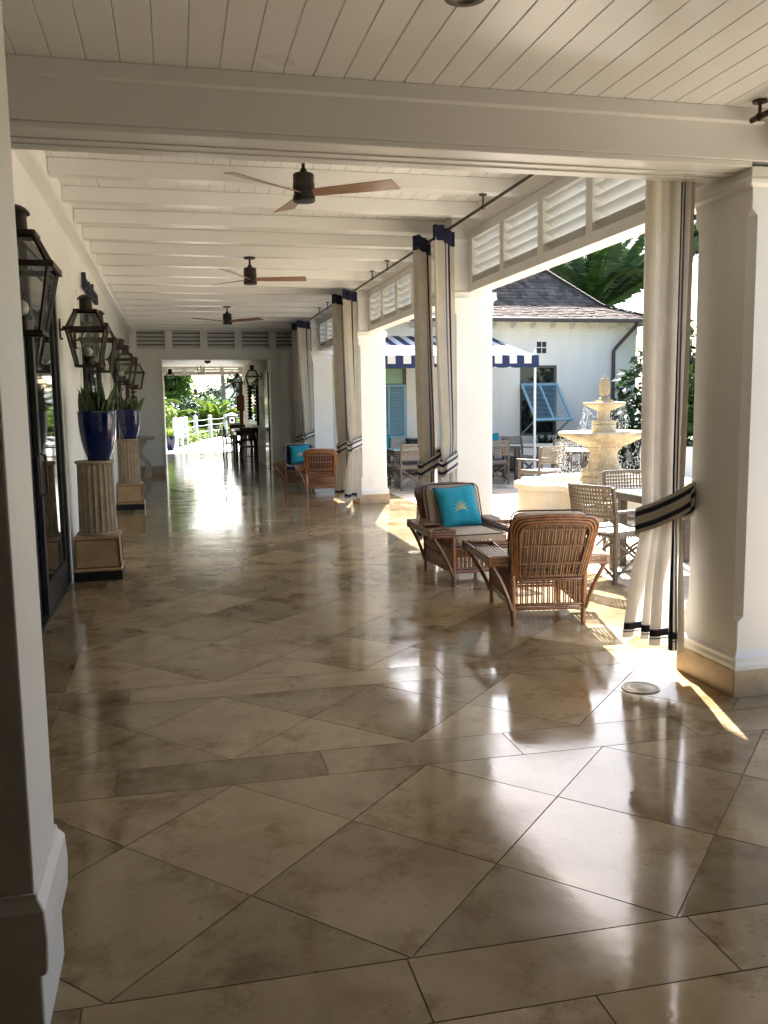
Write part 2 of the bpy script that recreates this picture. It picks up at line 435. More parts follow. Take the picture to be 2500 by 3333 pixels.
def tile(poly, tilt=0.0005):
    poly = inset(poly, 0.0023)
    if len(poly) < 3: return
    cx = sum(p[0] for p in poly) / len(poly); cy = sum(p[1] for p in poly) / len(poly)
    A = 0.5 * sum(poly[i][0] * poly[(i + 1) % len(poly)][1] - poly[(i + 1) % len(poly)][0] * poly[i][1] for i in range(len(poly)))
    if abs(A) < 0.0015: return
    if A < 0: poly = poly[::-1]
    a, b = random.uniform(-tilt, tilt) * 2, random.uniform(-tilt, tilt) * 2
    top = [(p[0], shear(*p), (p[0] - cx) * a + (p[1] - cy) * b) for p in poly]
    n = len(top)
    bot = [(p[0], p[1], -0.006) for p in top]
    fl.add(top + bot, [tuple(range(n))] + [(k, k + n, (k + 1) % n + n, (k + 1) % n)[::-1] for k in range(n)])
XB0, XB1 = -0.675, 3.46
def diamonds(y0, y1, xoff, hx=0.4255):
    n = max(1, round((y1 - y0) / 0.4425)); hy = (y1 - y0) / n
    for j in range(-1, n + 2):
        yc = y0 + j * hy
        for i in range(-4, 12):
            xc = xoff + (2 * i + 1 + (j % 2)) * hx
            p = clip_rect([(xc - hx, yc), (xc, yc - hy), (xc + hx, yc), (xc, yc + hy)], XB0, XB1, y0, y1)
            if len(p) >= 3: tile(p)
def band(y0, y1, xo=0.59, L=0.9):
    x = xo - L * 3
    while x < XB1:
        p = clip_rect([(x, y0), (x + L, y0), (x + L, y1), (x, y1)], XB0, XB1, y0, y1)
        if len(p) >= 3: tile(p)
        x += L
def straight(y0, y1, xo, L): band(y0, y1, xo, L)
yb = 2.02
straight(1.46, 2.02, 1.045, 0.62); straight(0.9, 1.46, 0.7, 0.62)
for k in range(8): straight(0.9 - 0.56 * (k + 1), 0.9 - 0.56 * k, 0.7 + 0.31 * (k % 2), 0.62)
band(2.02, 2.295)
diamonds(2.295, 3.615, 0.605)
band(3.615, 3.89)
diamonds(3.89, 4.79, 0.19)
band(4.79, 5.06)
for k in range(3):
    o = 4.93 * (k + 1)
    lo = 5.06 + 4.93 * k
    diamonds(lo, 3.615 + o, 0.18)
    band(3.615 + o, 3.89 + o)
    diamonds(3.89 + o, 4.79 + o, 0.19)
    band(4.79 + o, 5.06 + o)
diamonds(19.85, 31.6, 0.18)
# border strip along the left wall
y = -3.0; k = 0
while y < 22:
    p = [(-1.02, y), (XB0, y), (XB0, y + 0.9), (-1.02, y + 0.9)]
    tile(p); y += 0.9
# border course under the column line
y = -3.0
while y < 22:
    tile([(XB1, y), (XB1 + 0.3, y), (XB1 + 0.3, y + 0.9), (XB1, y + 0.9)]); y += 0.9
floor = struct(fl.build('floor', TILE, fix=False), 'polished travertine floor laid in diamonds with cross bands')
struct(MB().box(-1.3, 3.76, -3.2, 31.72, -0.08, -0.004).build('floor_bed', GROUT), 'grout bed showing in the joints of the floor')
# courtyard paving
fl = MB()
XS = 3.765
for i in range(18):
    for j in range(48):
        x0 = XS + i * 0.6; y0 = -4 + j * 0.6 + (0.3 if i % 2 else 0)
        if y0 < 20.2: tile([(x0, y0), (x0 + 0.6, y0), (x0 + 0.6, y0 + 0.6), (x0, y0 + 0.6)], 0.0004)
struct(fl.build('courtyard_paving', PAVE, fix=False), 'pale stone paving of the sunny courtyard')
struct(MB().box(3.75, 15, -4.2, 20.8, -0.08, -0.004).build('courtyard_bed', mat('pale grout', (0.3, 0.25, 0.2), 0.9)), 'grout bed below the courtyard paving')
struct(MB().add([(-400, -200, -0.09), (400, -200, -0.09), (400, 600, -0.09), (-400, 600, -0.09)], [(0, 1, 2, 3)]).build('ground', EARTH), 'planted ground around the building')
pp = [(-3.0, 31.72), (9, 31.72), (12, 40), (16, 54), (16, 66), (9.5, 63), (6.2, 58), (4.2, 54.5), (3.0, 51.4), (2.0, 47.4), (1.15, 43.4), (0.6, 39.4), (0.1, 36.6), (-3.0, 36.4)]
struct(MB().prism(pp, 'z', -0.085, -0.002).build('path', CONC), 'bright concrete path curving away beyond the passage')

# ------------------------------------------------------------------ columns
def make_column(name, label):
    t = thing(name, label, 'column', (3.118, 4.29, 0), 0, 'white columns along the open side of the veranda')
    MB().sq([(0, .253, .28, 0), (.15, .253, .28, 0)]).build('plinth', PLINTH, t, bevel=.004)
    MB().sq([(.15, .247, .274, 0), (.175, .249, .276, 0), (.195, .243, .270, 0), (.215, .247, .272, 0), (.235, .232, .258, 0), (.262, .224, .25, 0),
             (.41, .2235, .2495, 0), (.44, .2235, .2495, .036), (2.53, .2235, .2495, .036), (2.565, .2235, .2495, 0), (2.655, .2235, .2495, 0)]).build('shaft', WHITE, t)
    MB().sq([(2.655, .226, .252, 0), (2.668, .226, .252, 0), (2.684, .252, .278, 0), (2.70, .256, .282, 0), (2.715, .25, .276, 0), (2.758, .25, .276, 0), (2.761, .25, .276, 0)]).build('capital', WHITE, t)
    return t
col0 = make_column('column', 'white square column nearest the camera, its stone plinth lit by a patch of sun')
# upper pier block and outlet are added per column
lab = ['white square column behind the beige cushioned wicker chairs', 'white square column with a power outlet low on its front, beside the far wicker chairs',
       'white square column farthest down the gallery, half hidden by a curtain']
cols = [col0]
for k, dy in enumerate((4.93, 9.86, 14.79)):
    cols.append(dup(col0, (3.118, 4.29 + dy, 0), 0, lab[k]))
for c_, dy in zip(cols, (0, 4.93, 9.86, 14.79)):
    if dy > 0:
        MB().sq([(2.764, .215, .235, 0), (3.25, .215, .235, 0), (3.262, .235, .255, 0), (3.30, .245, .265, 0), (3.32, .232, .252, 0), (3.53, .232, .252, 0)]).build('pier_block', WHITE, c_)
MB().box(-.075, .0, -.2545, -.249, .30, .415).build('outlet_plate', WMETAL, cols[2], bevel=.004)
# half pilaster against the far wall and against the near beam
tag(MB().sq([(0, .253, .15, 0), (.15, .253, .15, 0), (.17, .245, .145, 0), (.235, .232, .135, 0), (.262, .224, .13, 0), (2.70, .224, .13, .01), (2.761, .25, .145, 0)], (3.118, 21.66)).build('pilaster', WHITE), 'white half column against the end wall of the gallery', 'pilaster')

# left foreground pilaster
t = thing('pilaster', 'shaded white pilaster filling the left edge of the picture', 'pilaster', (-0.79, 2.385, 0))
MB().box(-.4, .4, -.185, .185, .192, 3.018).build('shaft', WHITE, t, bevel=.006)
MB().sq([(0, .405, .19, 0), (.17, .405, .19, 0), (.191, .405, .19, 0)]).build('plinth', WHITE, t)
MB().sq([(.193, .418, .203, 0), (.21, .424, .209, 0), (.29, .428, .213, 0), (.365, .424, .209, 0), (.392, .408, .193, 0), (.404, .406, .191, 0)]).build('base_moulding', WHITE, t)

# ------------------------------------------------------------------ walls
def wall(name, label, boxes, m=WHITE, bevel=0.0):
    mb = MB()
    for b in boxes: mb.box(*b)
    return tag(mb.build(name, m, bevel=bevel), label, 'wall')
wall('wall', 'long cream gallery wall with dark doors and lanterns', [
    (-1.3, -1.0, 2.57, 3.0, 0, 3.6), (-1.3, -1.0, 3.0, 8.42, 2.862, 3.6), (-1.3, -1.0, 8.42, 10.37, 0, 3.6),
    (-1.3, -1.0, 10.37, 13.13, 2.862, 3.6), (-1.3, -1.0, 13.13, 15.53, 0, 3.6), (-1.3, -1.0, 15.53, 17.98, 2.862, 3.6), (-1.3, -1.0, 17.98, 22.0, 0, 3.6)])
wall('wall', 'unseen dark wall added right of the camera to cut light in the near bay', [(3.4, 3.6, -2.0, 2.8, 0, 3.018)], SHADEFILL)  # light blocker added out of view, dims the near ceiling
wall('wall', 'near left wall beside the foreground pilaster', [(-1.3, -1.185, -3.2, 2.19, 0, 3.018)], SHADEFILL)
wall('wall', 'unseen dark wall added behind the camera to keep light off the near pilaster', [(-1.18, 3.6, -2.2, -2.0, 0, 3.018)], SHADEFILL)  # added out of view so the pilaster front stays dark
wall('wall', 'white end wall of the gallery with a wide opening into the passage', [
    (-1.3, -.285, 22.005, 22.4, 0, 3.6), (2.375, 3.45, 22.005, 22.4, 0, 3.6), (-.285, 2.375, 22.005, 22.4, 2.785, 3.6)])
wall('wall', 'cream left side wall of the passage beyond the opening', [(-.8, -.33, 22.41, 31.7, 0, 3.0)], SHADEW)
wall('wall', 'cream right side wall of the passage with the mirror on it', [(2.372, 2.75, 22.41, 31.7, 0, 3.0)], SHADEW)
tag(MB().box(-1.0, -.285, 21.985, 22.004, 0, .2).box(2.375, 2.9, 21.985, 22.004, 0, .2).build('skirting', PLINTH), 'tan stone skirting at the foot of the end wall', 'skirting')
tag(MB().box(-.285, -.25, 21.97, 22.41, 0, 2.745).box(2.34, 2.374, 21.97, 22.41, 0, 2.745).box(-.285, 2.374, 21.97, 22.41, 2.747, 2.784).build('opening_frame', WHITE), 'white casing around the wide opening to the passage', 'door frame')
# far louvre band over the opening
def louvre(name, label, L, z0, z1, npan, depth=.16, rail=.075, parent_loc=(0, 0, 0), rz=0, slat=5, mull=.085, ov=(.34, .52), back=None):
    """panel along local +X (length L), front face at local y=0, going back to +depth"""
    t = thing(name, label, 'louvre panel', parent_loc, rz, 'louvred panels under the ceiling')
    fr = MB()
    fr.box(0, L, 0, depth, z0, z0 + rail); fr.box(0, L, 0, depth, z1 - rail, z1)
    pw = (L - mull * (npan + 1)) / npan
    for i in range(npan + 1):
        x = i * (pw + mull); fr.box(x, x + mull, .002, depth - .002, z0 + rail, z1 - rail)
    fr.build('frame', WHITE, t)
    for i in range(npan):
        sl_ = MB(); x = mull + i * (pw + mull)
        h = (z1 - z0 - 2 * rail) / slat
        for k in range(slat):
            zc = z0 + rail + h * (k + .5)
            y0_, y1_ = .018, depth - .02
            zt_, zb_ = zc + h * ov[0], zc - h * ov[1]
            sl_.add([(x, y0_, zt_), (x + pw, y0_, zt_), (x + pw, y1_, zb_), (x, y1_, zb_), (x, y0_ + .010, zt_ + .006), (x + pw, y0_ + .010, zt_ + .006), (x + pw, y1_ + .010, zb_ + .006), (x, y1_ + .010, zb_ + .006)],
                    [(0, 1, 2, 3), (7, 6, 5, 4), (0, 4, 5, 1), (2, 6, 7, 3), (0, 3, 7, 4), (1, 5, 6, 2)])
        sl_.build('slats', WHITE, t)
    if back: MB().box(.02, L - .02, depth + .0015, depth + .004, z0 + .02, z1 - .02).build('gap_shade_sheet', back, t)  # dark sheet put behind the slats to stand for shade in the gaps
    return t
louvre('louvre_panel', 'white louvred band across the end wall above the passage opening', 4.3, 2.955, 3.528, 5, .14, .055, (-.985, 21.86, 0), 0, 5, .17, (.22, .40), SHADEFILL)
# side louvre panels between the columns: local X -> world -Y ... rotated so front faces the gallery (-X)
labs = ['white louvred panel nearest the camera, above the fountain view', 'white louvred panel between the second and third columns', 'white louvred panel between the third and fourth columns', 'small white louvred panel at the far end of the gallery']
for k in range(4):
    y1 = 4.29 + 4.93 * (k + 1) - .236; y0 = 4.29 + 4.93 * k + .236
    if k == 0: y0 = 4.36
    n = 5
    if k == 3: y1 = 21.52; n = 3
    louvre('louvre_panel', labs[k], y1 - y0, 2.764, 3.38, n, .18, .085, (3.07, y1, 0), R(-90), 5, .105)
fas = MB().box(3.05, 3.34, 4.36, 21.98, 3.382, 3.53)
fas.prism([(2.97, 3.47), (3.049, 3.40), (3.049, 3.53), (2.95, 3.53)], 'y', 4.36, 21.98)
tag(fas.build('fascia_beam', GLOSSW), 'white fascia beam running above the louvred panels', 'beam')
# near bay: louvre-less low beam on the right side towards the camera
tag(MB().box(3.05, 3.34, -3.2, 4.0, 2.764, 3.016).build('edge_beam', GLOSSW), 'white edge beam over the near right opening beside the camera', 'beam')

# ------------------------------------------------------------------ ceilings
def boards(x0, x1, y0, y1, z, first, pitch=.1343, g=.0045, d=.007):
    prof = [(x0, z)]
    x = first
    while x < x1 - .02:
        if x > x0 + .02: prof += [(x - g, z), (x, z + d), (x + g, z)]
        x += pitch
    prof.append((x1, z))
    mb = MB(); n = len(prof)
    vs = [(p[0], y0, p[1]) for p in prof] + [(p[0], y1, p[1]) for p in prof]
    mb.add(vs, [(i, i + 1, i + 1 + n, i + n) for i in range(n - 1)])
    o = len(mb.v)
    mb.box(x0, x1, y0, y1, z + .012, z + .08)
    return mb
struct(boards(-1.3, 3.6, -3.2, 4.0, 3.02, -.562 - .1343 * 8).build('ceiling', CEIL, fix=False), 'white grooved board ceiling over the camera')
struct(boards(-1.3, 3.6, 4.37, 22.0, 3.532, -.562 - .1343 * 8).build('ceiling', CEIL, fix=False), 'higher white grooved board ceiling of the long gallery')
struct(MB().box(-.8, 2.75, 22.41, 31.7, 3.0, 3.1).build('ceiling', WHITE), 'plain ceiling of the passage beyond')
tb = MB()
tb.box(-1.3, 3.6, 4.003, 4.363, 2.785, 3.6)
tb.box(-1.3, 2.868, 4.012, 4.353, 2.758, 2.784)
tb.box(-1.3, 2.868, 4.15, 4.17, 2.750, 2.757); tb.box(-1.3, 2.868, 4.24, 4.255, 2.750, 2.757)
tag(tb.build('cross_beam', GLOSSW, bevel=.006), 'deep white beam crossing the foreground above the gallery', 'beam')
tag(MB().box(-1.3, 2.90, 3.955, 4.0025, 2.955, 3.018).build('crown_trim', GLOSSW), 'white crown trim where the near beam meets the board ceiling', 'trim')
JY = [5.68, 6.58, 7.48, 8.38, 9.28, 10.16, 11.03, 11.9, 12.8, 13.7, 14.6, 15.5, 16.4, 17.3, 18.2, 19.1, 20.0, 20.9, 21.6]
j0 = None
for yj in [4.8] + JY:
    if j0 is None:
        j0 = MB().box(-.874, 3.046, -.062, .062, 3.405, 3.531).build('ceiling_joist', GLOSSW, bevel=.006)
        tag(j0, 'white painted joist crossing the gallery ceiling', 'joist', 'joists across the gallery ceiling'); j0.location = (0, yj, 0)
    else:
        c = j0.copy(); C.objects.link(c); c.location = (0, yj, 0)
tag(MB().prism([(-.999, 3.357), (-.89, 3.357), (-.876, 3.372), (-.876, 3.53), (-.999, 3.53)], 'y', 4.37, 21.98).build('wall_beam', GLOSSW), 'white boxed beam along the top of the left wall', 'beam')
# roof slab so no sun leaks in
tag(MB().box(-1.6, 3.75, -3.6, 22.4, 3.70, 3.9).build('roof_slab', STUCCO), 'flat roof slab over the gallery', 'roof')
tag(MB().box(-1.2, 5.2, 22.41, 34.4, 3.12, 3.3).build('roof_slab', STUCCO), 'flat roof slab over the passage', 'roof')

# ------------------------------------------------------------------ doors on the left wall
def make_door(name, label, y0, y1, leaves, group='dark glazed doors along the left wall'):
    t = thing(name, label, 'door', (-1.0, y0, 0), 0, group)
    W = y1 - y0; zt = 2.85
    MB().box(-.12, .012, 0, .07, .012, zt).box(-.12, .012, W - .07, W, .012, zt).box(-.12, .012, .07, W - .07, zt - .07, zt).box(-.12, .012, .07, W - .07, .001, .03).build('frame', DFRAME, t, bevel=.003)
    MB().box(.0005, .022, -.045, -.001, .0, zt + .05).box(.0005, .022, W + .001, W + .045, .0, zt + .05).box(.0005, .022, -.001, W + .001, zt + .001, zt + .05).build('trim', WHITE, t, bevel=.003)
    lw = (W - .14) / leaves
    for i in range(leaves):
        a = .07 + lw * i; b = a + lw; x0 = -.045 if i % 2 else -.09
        lf = MB().box(x0, x0 + .04, a + .001, a + .105, .031, zt - .071).box(x0, x0 + .04, b - .105, b - .001, .031, zt - .071).box(x0, x0 + .04, a + .106, b - .106, zt - .19, zt - .071).box(x0, x0 + .04, a + .106, b - .106, .031, .25).build('leaf', DFRAME, t, bevel=.003)
        MB().box(x0 + .014, x0 + .024, a + .104, b - .104, .249, zt - .189).build('pane', DGLASS, lf)
        MB().tube([(x0 + .04, (b if i % 2 == 0 else a) + (-.05 if i % 2 == 0 else .05), .95), (x0 + .075, (b if i % 2 == 0 else a) + (-.05 if i % 2 == 0 else .05), .97), (x0 + .075, (b if i % 2 == 0 else a) + (-.05 if i % 2 == 0 else .05), 1.25), (x0 + .04, (b if i % 2 == 0 else a) + (-.05 if i % 2 == 0 else .05), 1.27)], .009, 8).build('handle', BRONZE, lf, smooth=True)
    return t
make_door('glazed_door', 'wide dark glazed sliding doors nearest the camera, left of the first pedestal', 3.01, 8.41, 4)
make_door('glazed_door', 'dark glazed double door under the navy lettering', 10.38, 13.12, 2)
make_door('glazed_door', 'dark glazed double door farthest along the left wall', 15.54, 17.97, 2)
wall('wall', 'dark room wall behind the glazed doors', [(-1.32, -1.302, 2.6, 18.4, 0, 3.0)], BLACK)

# lettering over the middle door: raised navy strokes seen edge-on
hs = [.19, .13, .13, .15, .13, .13, .19, .13, .13, .12]
lt_o = thing('wall_lettering', 'small navy raised lettering standing out from the cream wall above a door', 'sign', (-.985, 10.89, 2.98))
y = 0
for i, h in enumerate(hs):
    lt = MB(); wd = .125
    lt.box(.0, .05, y, y + .03, 0, h)
    if i % 3 != 1: lt.box(.0, .05, y + .0945, y + wd, 0, .13)
    lt.box(.001, .049, y + .0295, y + .095, .102, .129)
    if i % 2 == 0: lt.box(.001, .049, y + .0295, y + .095, 0.001, .028)
    lt.build('letter', LETTER, lt_o)
    y += .17

# ------------------------------------------------------------------ lanterns
def make_lantern(label, loc, side):
    t = thing('wall_lantern', label, 'lantern', loc, 0, 'glass wall lanterns')
    fr = MB(); LV = [(0, .10), (.335, .168), (.50, .088)]
    cs = ((-1, -1), (1, -1), (1, 1), (-1, 1))
    for a, b in ((0, 1), (1, 2)):
        for sx, sy in cs:
            fr.bar((LV[a][1] * sx, LV[a][1] * sy, LV[a][0]), (LV[b][1] * sx, LV[b][1] * sy, LV[b][0]), .017, .017)
    for z, h, d in ((.006, .108, .018), (.335, .184, .03), (.50, .096, .022)):
        for i in range(4):
            a, b = cs[i], cs[(i + 1) % 4]
            fr.bar((h * a[0], h * a[1], z), (h * b[0], h * b[1], z), .016, d)
    fr.build('frame', COPPER, t)
    g = MB()
    for (za, ha), (zb, hb) in ((LV[0], LV[1]), (LV[1], LV[2])):
        for i in range(4):
            a, b = cs[i], cs[(i + 1) % 4]
            g.add([(a[0] * ha * .985, a[1] * ha * .985, za + .01), (b[0] * ha * .985, b[1] * ha * .985, za + .01), (b[0] * hb * .985, b[1] * hb * .985, zb - .01), (a[0] * hb * .985, a[1] * hb * .985, zb - .01)], [(0, 1, 2, 3)])
    g.build('glass', LGLASS, t, fix=False)
    MB().lathe([(.088, .505), (.058, .512), (.056, .60), (.074, .602), (.072, .612), (.055, .632), (.03, .645), (.001, .65)], 20).build('chimney', COPPER, t, smooth=True)
    bu = MB().lathe([(.05, .012), (.05, .075)], 16)
    for k in range(16):
        a = 2 * PI * k / 16
        bu.bar((.05 * math.cos(a), .05 * math.sin(a), .075), (.05 * math.cos(a), .05 * math.sin(a), .095), .009, .005)
    bu.build('burner', BRONZE, t)
    MB().ball((0, 0, .135), .042, 16, 10).build('globe', BULB, t, smooth=True)
    s = side
    br = MB().tube([(s * .18, 0, .335), (s * .25, 0, .335)], .011, 8)
    br.box(min(s * .252, s * .228), max(s * .252, s * .228), -.03, .03, .26, .43)
    br.tube([(s * .24, 0, .262), (s * .225, 0, .25), (s * .21, 0, .255)], .008, 8)
    br.build('bracket', COPPER, t)
    return t
LZ = 1.985
lan_lab = ['brass glass lantern at the left edge, cut off by the foreground pilaster', 'glass lantern on the left wall just behind the first pedestal pot, largest one seen whole',
           'glass lantern mostly hidden behind the largest whole one on the left wall', 'glass lantern on the left wall above the second potted plant',
           'glass lantern half hidden behind the one above the second potted plant', 'glass lantern last along the left wall, beside the pale end wall']
for k, yl in enumerate((4.9, 8.55, 9.85, 13.76, 15.16, 18.7)):
    make_lantern(lan_lab[k], (-.748, yl, LZ), -1)
make_lantern('glass lantern on the left wall inside the passage, against the trees', (-.085, 27.0, 2.09), -1)
make_lantern('glass lantern on the right passage wall nearer the dark door', (2.12, 24.6, 2.09), 1)
make_lantern('glass lantern on the right passage wall with pale sky behind it', (2.12, 30.4, 2.09), 1)

# ------------------------------------------------------------------ pedestals, pots, plants
def make_pedestal(label, loc):
    t = thing('pedestal', label, 'pedestal', loc, 0, 'fluted pedestals along the left wall')
    MB().box(-.218, .218, -.218, .218, 0, .09).build('foot', BLACK, t, bevel=.003)
    MB().sq([(.09, .217, .217, 0), (.105, .222, .222, 0), (.118, .205, .205, 0), (.125, .2, .2, 0), (.385, .19, .19, 0), (.392, .203, .203, 0), (.418, .203, .203, 0)]).build('box', [PEDB], t)
    trm = MB()
    for sx, sy in ((-1, -1), (1, -1), (1, 1), (-1, 1)):
        trm.bar((sx * .2, sy * .2, .122), (sx * .191, sy * .191, .39), .016, .016)
    for z, h in ((.124, .2015), (.386, .1915)):
        for (ax, ay), (bx, by) in (((-1, -1), (1, -1)), ((1, -1), (1, 1)), ((1, 1), (-1, 1)), ((-1, 1), (-1, -1))):
            trm.bar((ax * h, ay * h, z), (bx * h, by * h, z), .012, .012)
    trm.build('trim', PEDT, t)
    N = 160
    MB().lathe([(.186, .418), (.19, .428), (.186, .44), (.174, .448)], 48).build('collar', PEDC, t, smooth=True)
    MB().lathe([(.172, .448), (.172, .46), (.163, 1.07), (.163, 1.085)], N, flute=lambda k: .075 * abs(math.sin(PI * k / (N / 20))) ** .7).build('shaft', PEDC, t, smooth=True)
    MB().lathe([(.158, 1.085), (.176, 1.09), (.182, 1.1), (.178, 1.115), (.16, 1.118)], 48).build('cap', PEDC, t, smooth=True)
    return t
def make_pot(label, loc, sc=1.0, group='cobalt blue glazed planters'):
    t = thing('planter_pot', label, 'plant pot', loc, 0, group)
    rings = []
    def ring(z, h, p=3.6, n=48):
        out = []
        for k in range(n):
            a = 2 * PI * k / n; c_, s_ = math.cos(a), math.sin(a)
            d = (abs(c_) ** p + abs(s_) ** p) ** (-1 / p)
            out.append((h * d * c_ * sc, h * d * s_ * sc, z * sc))
        return out
    for z, h in ((0, .096), (.02, .103), (.10, .132), (.2, .154), (.32, .167), (.43, .171), (.456, .172), (.462, .168), (.46, .155), (.42, .15)): rings.append(ring(z, h))
    MB().loft(rings).build('pot', POTB, t, smooth=True)
    MB().lathe([(.16 * sc, .425 * sc), (.001, .43 * sc)], 24, caps=False).build('soil', SOIL, t)
    return t
def make_snake_plant(label, loc, n=26, h=.30, seed=1, spread=.11, group=None, mat_=SNAKE, name='snake_plant'):
    rnd = random.Random(seed); mb = MB()
    for i in range(n):
        a = rnd.uniform(0, 2 * PI); r0 = spread * math.sqrt(rnd.random())
        x, y = r0 * math.cos(a), r0 * math.sin(a)
        lean = (r0 / spread) ** 2 * rnd.uniform(.15, .8) + (rnd.random() < .12) * .5
        L = h * rnd.uniform(.5, 1.05); wd = rnd.uniform(.024, .042)
        ca, sa = math.cos(a), math.sin(a); tw = rnd.uniform(-.8, .8)
        px, py = -math.sin(a + tw), math.cos(a + tw)
        vs = []; m = 7
        for k in range(m + 1):
            t_ = k / m
            off = lean * L * (t_ ** 1.5) * .8
            zz = L * t_ * (1 - .25 * lean * t_)
            cx, cy = x + ca * off, y + sa * off
            w_ = wd * (math.sin(PI * min(1, t_ * .62 + .36)) ** .8) * (1 if t_ < .98 else .05)
            if k == m: w_ = .001
            fold = .35 * w_
            vs += [(cx - px * w_ + ca * fold, cy - py * w_ + sa * fold, zz), (cx - ca * 0, cy, zz), (cx + px * w_ + ca * fold, cy + py * w_ + sa * fold, zz)]
        mb.add(vs, [f for k in range(m) for f in ((3 * k, 3 * k + 1, 3 * k + 4, 3 * k + 3), (3 * k + 1, 3 * k + 2, 3 * k + 5, 3 * k + 4))])
    o = mb.build(name, mat_, smooth=True, loc=loc, fix=False)
    return tag(o, label, 'plant', group)
make_pedestal('fluted pedestal nearer the camera carrying a blue pot beside the glazed doors', (-.757, 8.68, 0))
make_pedestal('fluted pedestal farther back carrying a blue pot near the stone console', (-.747, 14.57, 0))
make_pot('tall cobalt blue square pot on the nearer fluted pedestal', (-.712, 8.68, 1.119))
make_pot('cobalt blue square pot on the farther fluted pedestal', (-.712, 14.57, 1.119))
make_snake_plant('spiky snake plant in the nearer blue pot', (-.712, 8.68, 1.54), 46, .33, 3, .14, 'snake plants in the blue pots')
make_snake_plant('lower spreading snake plant in the farther blue pot', (-.712, 14.57, 1.54), 42, .27, 9, .15, 'snake plants in the blue pots')

# stone console in the far left corner
t = thing('console_table', 'pale carved stone console table with a scrolled leg by the end wall', 'table', (-.76, 21.2, 0))
MB().lathe([(.27, .87), (.285, .885), (.27, .9), (.285, .915), (.29, .93), (.27, .94)], 40).build('tabletop', STONEC, t, smooth=True)
lg = MB()
pr = catmull([(.17, 0, .0), (.2, 0, .05), (.19, 0, .14), (.22, 0, .22), (.19, 0, .34), (.09, 0, .46), (.03, 0, .6), (.06, 0, .72), (.11, 0, .8), (.12, 0, .87)], 4)
rings = []
for i, p in enumerate(pr):
    q = i / (len(pr) - 1); wd = .09 - .035 * math.sin(PI * q); dp = .075 - .03 * q
    rings.append([(p.x - .1 + a * wd, b * dp, p.z) for a, b in ((-1.2, -1), (1, -1), (1, 1), (-1.2, 1))])
lg.loft(rings).build('leg', STONEC, t, bevel=.02)
# carved wooden totem on the left wall
tt = MB().box(-.015, .06, -.1, .1, 0, .98)
tt_o = thing('carved_totem', 'dark red carved wooden totem panel on the left wall by the corner', 'carving', (-.985, 19.7, 1.25))
tt.build('backboard', BARKP, tt_o)
fg = MB(); z = .02
for k in range(9):
    fg.lathe([(.02, z), (.045, z + .02), (.05, z + .05), (.025, z + .08), (.018, z + .1)], 12, (.13, 0, 0)); fg.box(.13, .21, -.012, .012, z + .04, z + .062); z += .105
fg.build('figure', REDW, tt_o, smooth=True)

# ------------------------------------------------------------------ ceiling fans
def make_fan(label, loc, rz):
    t = thing('ceiling_fan', label, 'ceiling fan', loc, rz, 'bronze three-blade ceiling fans')
    MB().lathe([(.07, -.001), (.072, -.012), (.066, -.022), (.02, -.024)], 24).build('canopy', FANM, t, smooth=True)
    MB().tube([(0, 0, -.02), (0, 0, -.115)], .013, 12).build('downrod', FANM, t, smooth=True)
    MB().lathe([(.014, -.085), (.022, -.095), (.034, -.125), (.07, -.128), (.077, -.136), (.077, -.19), (.08, -.195), (.08, -.235), (.074, -.24), (.072, -.282), (.08, -.285), (.083, -.30), (.083, -.318), (.076, -.325), (.001, -.327)], 36).build('motor', FANM, t, smooth=True)
    for k in range(3):
        a = 2 * PI * k / 3
        bl = MB(); n = 8; vs = []
        for i in range(n + 1):
            q = i / n; x = .07 + .60 * q; hw = .045 + .035 * q
            tw = R(-17) + R(6) * q; skew = .02 * (q if i == n else 0)
            for s_ in (-1, 1):
                for dz in (.003, -.003):
                    yy = s_ * hw; xx = x + (.035 if (i == n and s_ > 0) else 0)
                    vs.append((xx, yy * math.cos(tw), yy * math.sin(tw) + dz + .018 * q))
        fs = []
        for i in range(n):
            o = 4 * i
            fs += [(o, o + 4, o + 6, o + 2), (o + 1, o + 3, o + 7, o + 5), (o, o + 1, o + 5, o + 4), (o + 2, o + 6, o + 7, o + 3)]
        fs += [(0, 2, 3, 1), (4 * n, 4 * n + 1, 4 * n + 3, 4 * n + 2)]
        M = Matrix.Rotation(a, 4, 'Z'); M.translation = (0, 0, -.262)
        bl.add([M @ Vector(v) for v in vs], fs)
        bl.build('blade', BLADE, t)
    return t
make_fan('bronze ceiling fan nearest the camera with its blades showing copper brown', (.985, 6.58, 3.405), R(-25))
make_fan('bronze ceiling fan in the middle of the row', (.965, 11.03, 3.405), R(0))
make_fan('bronze ceiling fan farthest away, close to the louvred end band', (1.0, 16.4, 3.405), R(-33))
def make_disc(label, loc, r):
    t = thing('ceiling_speaker', label, 'ceiling light', loc, 0, 'round ceiling fittings')
    MB().lathe([(r * .45, -.012), (r * .5, -.014), (r, -.01), (r * 1.02, -.004), (r, -.0005), (r * .45, -.0005)], 32).build('trim_ring', BRONZE, t, smooth=True)
    MB().lathe([(r * .44, -.004), (.001, -.003)], 24, caps=False).build('lens', BLACK, t)
make_disc('round dark ring fitting in the ceiling beside the nearest fan', (1.06, 7.95, 3.53), .085)
make_disc('round dark fitting in the near board ceiling at the top edge of the picture', (1.05, 3.10, 3.019), .075)

